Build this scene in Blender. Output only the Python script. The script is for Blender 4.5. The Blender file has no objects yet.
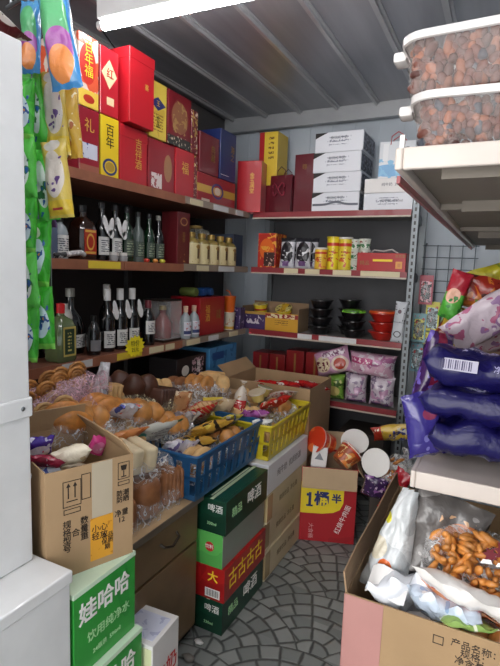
import bpy, bmesh, math, random
from mathutils import Vector, Matrix, Euler, noise
R = math.radians
SC = bpy.context.scene
COL = SC.collection
random.seed(7)

# ------------------------------------------------------------------ camera
cx = Vector((0.891, 0.453, 0.036)); cu = Vector((-0.090, 0.097, 0.991)); cb = Vector((0.446, -0.886, 0.127))
cam = bpy.data.cameras.new('camera'); camo = bpy.data.objects.new('camera', cam); COL.objects.link(camo)
m3 = Matrix((cx, cu, cb)).transposed()
q = m3.to_quaternion().normalized()
camo.matrix_world = Matrix.Translation((0, 0, 1.5)) @ q.to_matrix().to_4x4()
cam.sensor_fit = 'VERTICAL'; cam.sensor_height = 36; cam.lens = 495 / 666 * 36
cam.clip_start = 0.05
SC.camera = camo
# ------------------------------------------------------------------ world, exposure
W = bpy.data.worlds.new('world'); SC.world = W; W.use_nodes = True
W.node_tree.nodes['Background'].inputs[0].default_value = (1.0, 0.985, 0.97, 1)
W.node_tree.nodes['Background'].inputs[1].default_value = 1.75
SC.view_settings.view_transform = 'Standard'; SC.view_settings.look = 'None'
SC.view_settings.gamma = 1; SC.view_settings.use_curve_mapping = False
SC.view_settings.exposure = 1.55
TUBE_POWER = 13.5

# ------------------------------------------------------------------ materials
MC = {}
def lin(h):
    if isinstance(h, str):
        v = [int(h[i:i + 2], 16) / 255 for i in (0, 2, 4)]
        return tuple(x / 12.92 if x <= .04045 else ((x + .055) / 1.055) ** 2.4 for x in v) + (1,)
    return tuple(h) + (1,)
class NT:
    def __init__(s, name):
        s.m = bpy.data.materials.new(name); s.m.use_nodes = True
        s.t = s.m.node_tree; s.b = s.t.nodes['Principled BSDF']; s.out = s.t.nodes['Material Output']
    def n(s, k, **kw):
        o = s.t.nodes.new(k)
        for a, v in kw.items(): setattr(o, a, v)
        return o
    def put(s, sock, v):
        if hasattr(v, 'links'): s.t.links.new(v, sock)
        elif v is not None: sock.default_value = v
    def M(s, op, a, b=None, c=None):
        o = s.n('ShaderNodeMath', operation=op); s.put(o.inputs[0], a)
        if b is not None: s.put(o.inputs[1], b)
        if c is not None: s.put(o.inputs[2], c)
        return o.outputs[0]
    def mix(s, f, a, b):
        o = s.n('ShaderNodeMix', data_type='RGBA'); s.put(o.inputs[0], f); s.put(o.inputs[6], a); s.put(o.inputs[7], b)
        return o.outputs[2]
    def co(s, which='Object'):
        return s.n('ShaderNodeTexCoord').outputs[which]
    def noise(s, v, sc, det=3, dist=0):
        o = s.n('ShaderNodeTexNoise'); s.t.links.new(v, o.inputs['Vector']); o.inputs['Scale'].default_value = sc
        o.inputs['Detail'].default_value = det; o.inputs['Distortion'].default_value = dist
        return o.outputs['Fac']
    def bump(s, h, st, d=.01):
        o = s.n('ShaderNodeBump'); o.inputs['Strength'].default_value = st; o.inputs['Distance'].default_value = d
        s.put(o.inputs['Height'], h); s.t.links.new(o.outputs[0], s.b.inputs['Normal'])
def mat(name, c, rough=.5, metal=0, var=.0, vs=8, bump=0, bs=60, coat=0, trans=0, emis=0, alpha=1):
    if name in MC: return MC[name]
    k = NT(name); c = lin(c); B = k.b.inputs
    B['Roughness'].default_value = rough; B['Metallic'].default_value = metal
    B['Coat Weight'].default_value = coat; B['Transmission Weight'].default_value = trans; B['Alpha'].default_value = alpha
    nz = k.noise(k.co(), vs, 4)
    f = k.n('ShaderNodeMapRange'); k.t.links.new(nz, f.inputs[0]); f.inputs[1].default_value = .3; f.inputs[2].default_value = .7
    v = max(var, .06)
    dk = tuple(x * (1 - v) for x in c[:3]) + (1,); lt = tuple(min(1, x * (1 + v)) for x in c[:3]) + (1,)
    k.t.links.new(k.mix(f.outputs[0], dk, lt), B['Base Color'])
    if bump: k.bump(k.noise(k.co(), bs, 3), bump, .004)
    if emis: B['Emission Color'].default_value = c; B['Emission Strength'].default_value = emis
    MC[name] = k.m; return k.m
def prt(name, base, layers=(), rough=.35, coat=.0, bump=0, bs=30, metal=0):
    """printed material: shapes in the mesh's own bounding box (x across, z up)"""
    if name in MC: return MC[name]
    k = NT(name); g = k.co('Generated'); ob = k.co('Object')
    s = k.n('ShaderNodeSeparateXYZ'); k.t.links.new(g, s.inputs[0]); X, Z = s.outputs[0], s.outputs[2]
    col = lin(base)
    for L in layers:
        t = L[0]
        if t == 'ell':
            _, a, b, rx, rz, c = L
            u = k.M('DIVIDE', k.M('SUBTRACT', X, a), rx); v = k.M('DIVIDE', k.M('SUBTRACT', Z, b), rz)
            f = k.M('LESS_THAN', k.M('ADD', k.M('MULTIPLY', u, u), k.M('MULTIPLY', v, v)), 1)
        elif t == 'ring':
            _, a, b, rx, rz, c = L
            u = k.M('DIVIDE', k.M('SUBTRACT', X, a), rx); v = k.M('DIVIDE', k.M('SUBTRACT', Z, b), rz)
            d = k.M('SQRT', k.M('ADD', k.M('MULTIPLY', u, u), k.M('MULTIPLY', v, v)))
            f = k.M('LESS_THAN', k.M('ABSOLUTE', k.M('SUBTRACT', d, .86)), .14)
        elif t == 'dia':
            _, a, b, rx, rz, c = L
            u = k.M('ABSOLUTE', k.M('DIVIDE', k.M('SUBTRACT', X, a), rx)); v = k.M('ABSOLUTE', k.M('DIVIDE', k.M('SUBTRACT', Z, b), rz))
            f = k.M('LESS_THAN', k.M('ADD', u, v), 1)
        elif t == 'rect':
            _, x0, x1, z0, z1, c = L
            u = k.M('DIVIDE', k.M('ABSOLUTE', k.M('SUBTRACT', X, (x0 + x1) / 2)), (x1 - x0) / 2)
            v = k.M('DIVIDE', k.M('ABSOLUTE', k.M('SUBTRACT', Z, (z0 + z1) / 2)), (z1 - z0) / 2)
            f = k.M('LESS_THAN', k.M('MAXIMUM', u, v), 1)
        elif t == 'blob':      # scale, threshold, colour [, x0, x1, z0, z1]
            f = k.M('GREATER_THAN', k.noise(ob, L[1], 2, .6), L[2]); c = L[3]
            if len(L) > 4:
                x0, x1, z0, z1 = L[4:8]
                u = k.M('DIVIDE', k.M('ABSOLUTE', k.M('SUBTRACT', X, (x0 + x1) / 2)), (x1 - x0) / 2)
                v = k.M('DIVIDE', k.M('ABSOLUTE', k.M('SUBTRACT', Z, (z0 + z1) / 2)), (z1 - z0) / 2)
                f = k.M('MULTIPLY', f, k.M('LESS_THAN', k.M('MAXIMUM', u, v), 1))
        elif t == 'lines':     # x0,x1,z0,z1,count,colour : rows of small print
            _, x0, x1, z0, z1, n, c = L
            u = k.M('DIVIDE', k.M('ABSOLUTE', k.M('SUBTRACT', X, (x0 + x1) / 2)), (x1 - x0) / 2)
            v = k.M('DIVIDE', k.M('ABSOLUTE', k.M('SUBTRACT', Z, (z0 + z1) / 2)), (z1 - z0) / 2)
            f = k.M('LESS_THAN', k.M('MAXIMUM', u, v), 1)
            r = k.M('GREATER_THAN', k.M('FRACT', k.M('MULTIPLY', Z, n / (z1 - z0))), .5)
            w = k.M('GREATER_THAN', k.noise(ob, 120, 1), .45)
            f = k.M('MULTIPLY', k.M('MULTIPLY', f, r), w)
        elif t == 'diag':
            _, a, b, c = L[0], L[1], L[2], L[3]
            f = k.M('LESS_THAN', k.M('FRACT', k.M('MULTIPLY', k.M('ADD', X, Z), a)), b)
        col = k.mix(f, col, lin(c))
    k.put(k.b.inputs['Base Color'], col)
    k.b.inputs['Roughness'].default_value = rough; k.b.inputs['Coat Weight'].default_value = coat; k.b.inputs['Metallic'].default_value = metal
    if bump: k.bump(k.noise(ob, bs, 3, 1.2), bump, .01)
    MC[name] = k.m; return k.m
def film(name, tint='FFFFFF', lo=.10, hi=.55, sc=28):
    """thin clear plastic: mostly see-through, glossy, whiter where creased"""
    if name in MC: return MC[name]
    k = NT(name); ob = k.co()
    nz = k.noise(ob, sc * .55, 2, 1.8)
    cr = k.M('ABSOLUTE', k.M('SUBTRACT', nz, .5))
    r = k.n('ShaderNodeMapRange'); k.t.links.new(cr, r.inputs[0]); r.inputs[1].default_value = .0; r.inputs[2].default_value = .045
    r.inputs[3].default_value = hi; r.inputs[4].default_value = lo
    k.b.inputs['Base Color'].default_value = lin(tint); k.b.inputs['Roughness'].default_value = .18
    k.b.inputs['Specular IOR Level'].default_value = .9
    k.bump(k.noise(ob, sc * .8, 2, 1.5), .6, .012)
    tr = k.n('ShaderNodeBsdfTransparent'); mx = k.n('ShaderNodeMixShader')
    k.t.links.new(r.outputs[0], mx.inputs[0]); k.t.links.new(tr.outputs[0], mx.inputs[1]); k.t.links.new(k.b.outputs[0], mx.inputs[2])
    k.t.links.new(mx.outputs[0], k.out.inputs[0])
    MC[name] = k.m; return k.m

CARD = mat('kraft_card', 'A88B68', .85, var=.10, vs=5, bump=.15)
CARD2 = mat('kraft_card_pale', 'B79E7E', .85, var=.08, vs=5, bump=.15)
CARDD = mat('kraft_card_brown', '8C7358', .85, var=.1, vs=5, bump=.15)
BLACK = mat('black_plastic', '0D0D0E', .35)
WHITE = mat('white_card', 'DAD8D6', .5)
STEEL = mat('grey_steel', '8A8F92', .35, .8, var=.1)
GOLD = mat('gold_ink', 'D9AE4E', .35, .3)
YEL = mat('yellow_ink', 'F2D232', .5)
WINK = mat('white_ink', 'F2F0EC', .5)
BINK = mat('black_ink', '15120F', .6)
REDI = mat('red_ink', 'C0161C', .5)
BLUI = mat('blue_ink', '24348A', .5)

# ------------------------------------------------------------------ mesh helpers
def link(name, bm, m, parent=None, smooth=None, loc=None, rot=None):
    me = bpy.data.meshes.new(name); bm.normal_update(); bm.to_mesh(me); bm.free()
    if smooth is not None:
        me.polygons.foreach_set('use_smooth', [True] * len(me.polygons))
        me.set_sharp_from_angle(angle=R(smooth))
    if m: me.materials.append(m)
    o = bpy.data.objects.new(name, me); COL.objects.link(o)
    if parent: o.parent = parent
    if loc: o.location = loc
    if rot: o.rotation_euler = rot
    return o
def tag(o, label=None, cat=None, group=None, kind=None):
    if label: o['label'] = label
    if cat: o['category'] = cat
    if group: o['group'] = group
    if kind: o['kind'] = kind
    return o
def thing(name, label, cat, loc=(0, 0, 0), rot=0, group=None):
    o = bpy.data.objects.new(name, None); COL.objects.link(o); o.empty_display_size = .05
    o.location = loc; o.rotation_euler = rot if isinstance(rot, (tuple, list)) else (0, 0, R(rot))
    return tag(o, label, cat, group)
def box(bm, x0, x1, y0, y1, z0, z1, bev=0, mtx=None):
    M = Matrix.Translation(((x0 + x1) / 2, (y0 + y1) / 2, (z0 + z1) / 2)) @ Matrix.Diagonal((abs(x1 - x0), abs(y1 - y0), abs(z1 - z0), 1))
    if mtx: M = mtx @ M
    r = bmesh.ops.create_cube(bm, size=1, matrix=M)
    if bev:
        es = {e for v in r['verts'] for e in v.link_edges}
        bmesh.ops.bevel(bm, geom=list(es), offset=bev, segments=2, affect='EDGES', profile=.5)
    return bm
def B(*a, **k): return box(bmesh.new(), *a, **k)
def lathe(prof, n=20, bm=None, mtx=None):
    bm = bm or bmesh.new(); rings = []
    for r, z in prof:
        if r < 1e-5:
            rings.append([bm.verts.new((0, 0, z))])
        else:
            rings.append([bm.verts.new((r * math.cos(2 * math.pi * i / n), r * math.sin(2 * math.pi * i / n), z)) for i in range(n)])
    for a, b in zip(rings, rings[1:]):
        for i in range(n):
            j = (i + 1) % n
            if len(a) == 1 and len(b) > 1: bm.faces.new((a[0], b[j], b[i]))
            elif len(b) == 1 and len(a) > 1: bm.faces.new((a[i], a[j], b[0]))
            elif len(a) > 1: bm.faces.new((a[i], a[j], b[j], b[i]))
    if mtx: bmesh.ops.transform(bm, matrix=mtx, verts=[v for r in rings for v in r])
    return bm
def tube(pts, r, n=8, bm=None, closed=False):
    bm = bm or bmesh.new(); rings = []; P = [Vector(p) for p in pts]
    N = len(P)
    for i, p in enumerate(P):
        a = P[(i - 1) % N] if (closed or i > 0) else p; b = P[(i + 1) % N] if (closed or i < N - 1) else p
        d = (b - a).normalized(); u = d.cross(Vector((0, 0, 1)))
        if u.length < .1: u = d.cross(Vector((0, 1, 0)))
        u.normalize(); w = d.cross(u)
        rings.append([bm.verts.new(p + (u * math.cos(2 * math.pi * k / n) + w * math.sin(2 * math.pi * k / n)) * r) for k in range(n)])
    for i in range(N if closed else N - 1):
        a, b = rings[i], rings[(i + 1) % N]
        for k in range(n): bm.faces.new((a[k], a[(k + 1) % n], b[(k + 1) % n], b[k]))
    if not closed:
        bm.faces.new(rings[0]); bm.faces.new(rings[-1][::-1])
    return bm
TXT = {}
def text(parent, s, size, loc, m, rot=(90, 0, 0), ext=.0005, name='lettering', bold=0, sx=1):
    """lettering as a thin raised mesh, centred; default faces local -Y"""
    key = (s, round(size, 4), ext, bold)
    if key not in TXT:
        c = bpy.data.curves.new('lettering', 'FONT'); c.body = s; c.size = size; c.align_x = 'CENTER'; c.align_y = 'CENTER'
        c.extrude = ext; c.offset = bold; c.resolution_u = 2; c.space_line = .95
        o = bpy.data.objects.new('lettering', c); COL.objects.link(o)
        dg = bpy.context.evaluated_depsgraph_get(); me = bpy.data.meshes.new_from_object(o.evaluated_get(dg))
        bpy.data.objects.remove(o); bpy.data.curves.remove(c); TXT[key] = me
    me = TXT[key].copy(); me.materials.clear(); me.materials.append(m)
    o = bpy.data.objects.new(name, me); COL.objects.link(o); o.parent = parent
    o.location = loc; o.rotation_euler = tuple(R(a) for a in rot); o.scale = (sx, 1, 1)
    return o
def copy_tree(o, parent=None):
    c = o.copy(); COL.objects.link(c)
    if parent: c.parent = parent; c.matrix_parent_inverse = o.matrix_parent_inverse.copy()
    for ch in list(o.children): copy_tree(ch, c)
    return c

# ------------------------------------------------------------------ object builders (front faces local -Y, base z = 0)
def carton(label, cat, w, d, h, m, loc, rot=0, group=None, name='carton', tape=None, bev=.002):
    t = thing(name, label, cat, loc, rot, group)
    link('body', B(-w / 2, w / 2, -d / 2, d / 2, 0, h, bev), m, t)
    if tape: link('tape', B(-w / 2 - .0006, w / 2 + .0006, -.02, .02, h - .03, h + .0008), tape, t)
    return t
def gift(label, w, d, h, m, loc, rot=90, sign=None, name='gift_box', lidz=None, group=None, handle=False):
    t = thing(name, label, 'gift box', loc, rot, group)
    link('body', B(-w / 2, w / 2, -d / 2, d / 2, 0, h, .003), m, t)
    if lidz: link('lid', B(-w / 2 - .002, w / 2 + .002, -d / 2 - .002, d / 2 + .002, h * lidz, h + .002, .002), m, t)
    if sign:
        for (s, sz, x, z, mm) in sign: text(t, s, sz, (x, -d / 2 - (.0032 if lidz else .001), z), mm)
    if handle:
        link('handle', tube([(-.04, 0, h), (-.035, 0, h + .04), (0, 0, h + .055), (.035, 0, h + .04), (.04, 0, h)], .004), m, t)
    return t
def bottle(label, prof, bm_, loc, rot=0, cap=None, capm=None, lab=None, labm=None, name='bottle', group=None, n=20, sq=False, sc=1.0, cat='bottle'):
    t = thing(name, label, cat, loc, rot, group)
    prof = [(r * sc, z * sc) for r, z in prof]
    bm = lathe(prof, n)
    if sq:
        for v in bm.verts:
            r = math.hypot(v.co.x, v.co.y)
            if r > sq[0]:
                a = math.atan2(v.co.y, v.co.x); k = 1 / max(abs(math.cos(a)), abs(math.sin(a)))
                k = min(k, 1.28); v.co.x *= k; v.co.y *= k * sq[1]
    link('body', bm, bm_, t, 40)
    if cap: link('cap', lathe([(r * sc, z * sc) for r, z in cap], 16), capm, t, 40)
    if lab:
        if sq:
            x, z0, z1 = lab; yy = prof[2][0] * sq[1] + .0015
            link('label', B(-x, x, -yy - .001, -yy + .002, z0 * sc, z1 * sc), labm, t)
        else:
            r, z0, z1 = lab; bl = bmesh.new()
            a0, a1, k = -math.pi * .5 - 1.2, -math.pi * .5 + 1.2, 12
            for rr in (r * sc + .001,):
                vs = [[bl.verts.new((rr * math.cos(a0 + (a1 - a0) * i / k), rr * math.sin(a0 + (a1 - a0) * i / k), z * sc)) for i in range(k + 1)] for z in (z0, z1)]
                for i in range(k): bl.faces.new((vs[0][i], vs[0][i + 1], vs[1][i + 1], vs[1][i]))
            link('label', bl, labm, t, 40)
    return t
def pillow_bm(w, h, t, seed=0, crimp=.06, wr=.012, nx=18, nz=24, boxy=0, taper=0):
    """filled flow-pack bag standing in XZ, centred on origin, crimped top and bottom"""
    bm = bmesh.new(); g = {}
    for s in (-1, 1):
        for i in range(nx + 1):
            for j in range(nz + 1):
                u = i / nx * 2 - 1; v = j / nz * 2 - 1
                edge = (i in (0, nx) or j in (0, nz))
                if edge and s == 1: g[(s, i, j)] = g[(-1, i, j)]; continue
                vv = max(0, 1 - (abs(v) / (1 - crimp)) ** 4) if abs(v) < 1 - crimp else 0
                uu = max(0, 1 - abs(u) ** 3)
                th = t / 2 * (vv ** (.28 if boxy else .5)) * (max(0, 1 - abs(u) ** (8 if boxy else 3)) ** (.35 if boxy else .6))
                x = u * w / 2 * (1 - .10 * (1 - abs(v)) ** .5 * 1); z = v * h / 2
                nn = noise.noise(Vector((x * 14 + seed * 7.3, z * 14, s * 3.1 + seed)))
                n2 = noise.noise(Vector((x * 45 + seed, z * 30, s * 9.1 + seed)))
                y = s * th + (nn * wr + n2 * wr * .45) * (.35 + .65 * (th / (t / 2 + 1e-6)))
                if abs(v) > 1 - crimp: y = math.sin(u * 9 + seed) * wr * .35
                if edge and i in (0, nx): y = nn * wr * .4
                g[(s, i, j)] = bm.verts.new((x * (1 - taper * (v + 1) / 2), y, z + nn * .006))
    for s in (-1, 1):
        for i in range(nx):
            for j in range(nz):
                q = [g[(s, i, j)], g[(s, i + 1, j)], g[(s, i + 1, j + 1)], g[(s, i, j + 1)]]
                if s == 1: q = q[::-1]
                try: bm.faces.new(q)
                except ValueError: pass
    return bm
def pack(label, w, h, t, m, loc, rot=(0, 0, 0), cat='snack pack', name='snack_pack', seed=None, txt=None, group=None, wr=.012, crimp=.06, boxy=0, taper=0):
    seed = random.random() * 50 if seed is None else seed
    o = thing(name, label, cat, loc, tuple(R(a) for a in rot), group)
    link('wrapper', pillow_bm(w, h, t, seed, crimp, wr, boxy=boxy, taper=taper), m, o, 60)
    if txt:
        for (s, sz, x, z, mm) in txt: text(o, s, sz, (x, -t / 2 - .004, z), mm)
    return o
def blob_bm(rx, ry, rz, seed=0, amp=.12, sub=3, fr=2.5, bm=None, mtx=None, flat=0):
    b = bm or bmesh.new(); r = bmesh.ops.create_icosphere(b, subdivisions=sub, radius=1)
    for v in r['verts']:
        d = 1 + amp * noise.noise(v.co * fr + Vector((seed, seed * 1.7, 0)))
        z = v.co.z
        if flat and z < -flat: z = -flat
        v.co = Vector((v.co.x * rx * d, v.co.y * ry * d, z * rz * d))
        if mtx: v.co = mtx @ v.co
    return b
def bag_bm(w, d, h, seed=0, pinch=1, amp=.18, nu=28, nv=20):
    """loose clear bag round its load, lying along local X, gathered at +X end (pinch) and flaring"""
    bm = bmesh.new(); rings = []
    for j in range(nv + 1):
        v = j / nv; x = (-.5 + v) * w
        if v < .12: r = .55 + .45 * (v / .12) ** .5
        elif v < .72: r = 1
        elif pinch:
            r = 1 - .78 * min(1, (v - .72) / .14) if v < .86 else .22 + .5 * (v - .86) / .14
        else: r = 1 - .35 * (v - .72) / .28
        ring = []
        for i in range(nu):
            a = 2 * math.pi * i / nu; c, s = math.cos(a), math.sin(a)
            c = math.copysign(abs(c) ** .7, c); s = math.copysign(abs(s) ** .7, s)
            k = 1 + amp * noise.noise(Vector((c * 1.8 + seed, s * 1.8, x * 14 + seed * 3))) + amp * .5 * noise.noise(Vector((c * 5 + seed, s * 5, x * 40)))
            z = s * h / 2 * r * k
            ring.append(bm.verts.new((x, c * d / 2 * r * k, max(z, -h / 2))))
        rings.append(ring)
    for a, b in zip(rings, rings[1:]):
        for i in range(nu): bm.faces.new((a[i], a[(i + 1) % nu], b[(i + 1) % nu], b[i]))
    bm.faces.new(rings[0][::-1])
    return bm
F_CLEAR = film('clear_film', 'FFFFFF', .13, .62, 34)
F_MILK = film('milky_film', 'F4F2F0', .25, .8, 22)
F_GOLD = film('gold_tint_film', 'E8DCB8', .12, .85, 40)
F_PINK = film('pink_tint_film', 'EBC4D0', .30, .8, 40)
BUN = mat('baked_bun', 'C08444', .45, var=.4, vs=16, coat=.3)
BUNL = mat('pale_bread', 'D9B178', .6, var=.25, vs=14)
TOAST = mat('brown_crust', '93603C', .55, var=.3, vs=18)
CHOC = mat('dark_bread', '4A2A1C', .5, var=.35, vs=14)
CREAM = mat('cream_bread', 'E3D2AE', .6, var=.12, vs=12)
CRACK = mat('cracker', 'D8A768', .65, var=.2, vs=20)
ORNG = mat('orange_snack', 'C4803A', .5, var=.4, vs=25, coat=.2)
def bread_bag(label, loc, rot, w, d, h, kind, n=4, fm=None, seed=None, lab=None, bread=None, cat='bag of bread', name='bread_bag', pinch=1, amp=.18):
    """clear bag > bread pieces; base of the bag at z=0"""
    seed = random.random() * 40 if seed is None else seed
    t = thing(name, label, cat, loc, tuple(R(a) for a in rot))
    rnd = random.Random(seed)
    uw = w * (.66 if pinch else .9)
    if kind == 'bun':
        for i in range(n):
            x = -w / 2 + uw * ((i % ((n + 1) // 2)) + .7) / ((n + 1) // 2 + .4); y = (-.24 if i < (n + 1) // 2 else .24) * d if n > 2 else 0
            rr = min(uw / ((n + 1) // 2), d / 2) * .56
            o = link('bread_bun', blob_bm(rr, rr, h * .40, seed + i, .12, 3, 2), bread or BUN, t, 180, (x, y, h * .45))
    elif kind == 'loaf':
        bm = bmesh.new()
        box(bm, -w / 2 + .01, -w / 2 + uw, -d * .43, d * .43, .006, h * .8, min(d, h) * .2)
        link('bread_loaf', bm, bread or TOAST, t, 60)
    elif kind == 'slices':
        for i in range(n):
            x = -w / 2 + .012 + uw * i / n
            link('bread_slice', B(x, x + uw / n * .82, -d * .42, d * .42, .006, h * .86, .012), bread or BUNL, t, 60)
    elif kind == 'roll':
        for i in range(n):
            y = (i - (n - 1) / 2) * d * .85 / n
            link('bread_roll', blob_bm(uw * .48, d * .5 / n, h * .42, seed + i, .08, 3, 2), bread or BUN, t, 180, (-w / 2 + uw * .52, y, h * .45))
    elif kind == 'spiral':
        for i in range(n):
            x = -w / 2 + uw * (i + .5) / n; pts = []
            for k in range(34):
                a = k * .55; r = .006 + k * .0011
                pts.append((x + r * math.cos(a), (-.2 + .4 * (i % 2)) * d, h * .5 + r * math.sin(a)))
            link('spiral_roll', tube(pts, .007, 8), bread or BUN, t, 180)
    elif kind == 'chips':
        bm = bmesh.new()
        for i in range(n):
            M = Matrix.Translation((-w / 2 + uw * rnd.uniform(.08, .92), (rnd.uniform(-.34, .40) ** 1) * d - (.04 * d), h * rnd.uniform(.2, .8))) @ Euler((rnd.uniform(0, 6), rnd.uniform(0, 6), rnd.uniform(0, 6))).to_matrix().to_4x4()
            blob_bm(.026, .011, .008, i, .2, 1, 2, bm, M)
        tag(link('snack_pieces', bm, bread or ORNG, t, 180), kind='stuff')
    link('clear_wrapper', bag_bm(w, d, h, seed, pinch, amp), fm or F_CLEAR, t, 180)
    if lab:
        lw, lh, lm = lab[:3]
        bm = bmesh.new(); k = 8; vs = []
        for i in range(k + 1):
            for j in range(k + 1):
                x = (-.5 + i / k) * lw - w * .12; y = (-.5 + j / k) * lh
                q = max(0, 1 - (abs(y) / (d * .62)) ** 2) ** .5
                vs.append(bm.verts.new((x, y, h * .5 + h * .5 * q * 1.02 + .004 + .004 * noise.noise(Vector((x * 30, y * 30, seed))))))
        for i in range(k):
            for j in range(k):
                a = i * (k + 1) + j; bm.faces.new((vs[a], vs[a + k + 1], vs[a + k + 2], vs[a + 1]))
        link('printed_label', bm, lm, t, 60)
    return t
def cup(label, r0, r1, h, m, loc, rot=(0, 0, 0), lid=None, name='noodle_cup', cat='noodle cup', rim=WHITE, group=None, band=None):
    t = thing(name, label, cat, loc, tuple(R(a) for a in rot), group)
    link('body', lathe([(0, 0), (r0, 0), (r0 + (r1 - r0) * .5, h * .5), (r1, h)], 28), m, t, 50)
    link('rim', lathe([(r1 - .004, h - .006), (r1 + .004, h - .004), (r1 + .004, h), (r1 - .004, h + .001)], 28), rim, t, 50)
    if lid: link('lid', lathe([(r1 + .004, h - .001), (r1 + .003, h + .003), (0, h + .0035)], 28), lid, t, 50)
    if band: link('band', lathe([(r0 + (r1 - r0) * .3 + .001, h * .3), (r0 + (r1 - r0) * .7 + .001, h * .7)], 28), band, t, 50)
    return t
def open_carton(label, w, d, h, m_out, m_in, loc, rot=0, flaps=(), th=.004, name='open_carton', cat='carton', torn=False):
    t = thing(name, label, cat, loc, rot)
    bm = bmesh.new()
    box(bm, -w / 2, w / 2, -d / 2, d / 2, 0, th); 
    box(bm, -w / 2, w / 2, -d / 2, -d / 2 + th, th, h); box(bm, -w / 2, w / 2, d / 2 - th, d / 2, th, h)
    box(bm, -w / 2, -w / 2 + th, -d / 2 + th, d / 2 - th, th, h); box(bm, w / 2 - th, w / 2, -d / 2 + th, d / 2 - th, th, h)
    link('body', bm, m_out, t)
    for side, ln, ang in flaps:     # hinge at rim, ang 0 = straight up, 180 = folded down outside
        L = w if side in 'FB' else d
        M = {'F': Matrix.Translation((0, -d / 2, h)), 'B': Matrix.Translation((0, d / 2, h)) @ Matrix.Rotation(math.pi, 4, 'Z'),
             'L': Matrix.Translation((-w / 2, 0, h)) @ Matrix.Rotation(-math.pi / 2, 4, 'Z'), 'R': Matrix.Translation((w / 2, 0, h)) @ Matrix.Rotation(math.pi / 2, 4, 'Z')}[side]
        M = M @ Matrix.Rotation(R(ang), 4, 'X')
        bf = B(-L / 2 + .003, L / 2 - .003, -.002, .002, .001, ln)
        bmesh.ops.subdivide_edges(bf, edges=bf.edges[:], cuts=4, use_grid_fill=True)
        for v in bf.verts: v.co.y += .006 * noise.noise(Vector((v.co.x * 9, v.co.z * 9, L * 7)))
        bmesh.ops.transform(bf, matrix=M, verts=bf.verts[:])
        link('flap', bf, m_in, t)
    return t
def crate(label, w, d, h, m, loc, rot=0, taper=.02, rows=3, cols=9, rcol=5):
    """plastic basket with slotted sides and rolled rim"""
    t = thing('plastic_basket', label, 'basket', loc, rot)
    hw, hd = w / 2, d / 2
    def wall(p0, p1, n):
        bm = bmesh.new(); p0 = Vector(p0); p1 = Vector(p1); L = (p1 - p0).length; ux = (p1 - p0).normalized(); out = Vector((ux.y, -ux.x, 0))
        def bar(u0, u1, z0, z1, th=.004):
            vs = []
            for zz in (z0, z1):
                off = -taper * (1 - zz / h)
                for uu, oo in ((u0, 0), (u1, 0), (u1, th), (u0, th)):
                    c = (p0 + p1) / 2 + ux * (uu - L / 2) * (1 - 2 * taper * (1 - zz / h) / L) + out * (off + oo - th) + Vector((0, 0, zz)); vs.append(bm.verts.new(c))
            a = vs
            for f in ((0, 1, 5, 4), (1, 2, 6, 5), (2, 3, 7, 6), (3, 0, 4, 7), (3, 2, 1, 0), (4, 5, 6, 7)): bm.faces.new([a[i] for i in f])
        bar(0, L, 0, h * .12); bar(0, L, h * .86, h * .985, .005)
        bar(0, L, h * .46, h * .54, .005)
        for i in range(n + 1):
            u = L * i / n; bar(max(0, u - .005), min(L, u + .005), h * .1, h * .87, .0045)
        for i in range(n):      # louvre blades behind the slots
            u0 = L * i / n; bar(u0 + .005, u0 + L / n * .5, h * .1, h * .87, .002)
        return bm
    c = [(-hw, -hd, 0), (hw, -hd, 0), (hw, hd, 0), (-hw, hd, 0)]
    for i in range(4): link('side', wall(c[i], c[(i + 1) % 4], cols if i % 2 == 0 else rcol), m, t)
    link('bottom', B(-hw + taper, hw - taper, -hd + taper, hd - taper, 0, .005), m, t)
    bm = bmesh.new(); r = .02; pts = []
    for (sx, sy, a0) in ((1, -1, -90), (1, 1, 0), (-1, 1, 90), (-1, -1, 180)):
        for k in range(4):
            a = R(a0 + k * 30); pts.append((sx * (hw - r) + r * math.cos(a), sy * (hd - r) + r * math.sin(a), h))
    link('rim', tube(pts, .007, 8, closed=True), m, t, 60)
    return t

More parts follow.
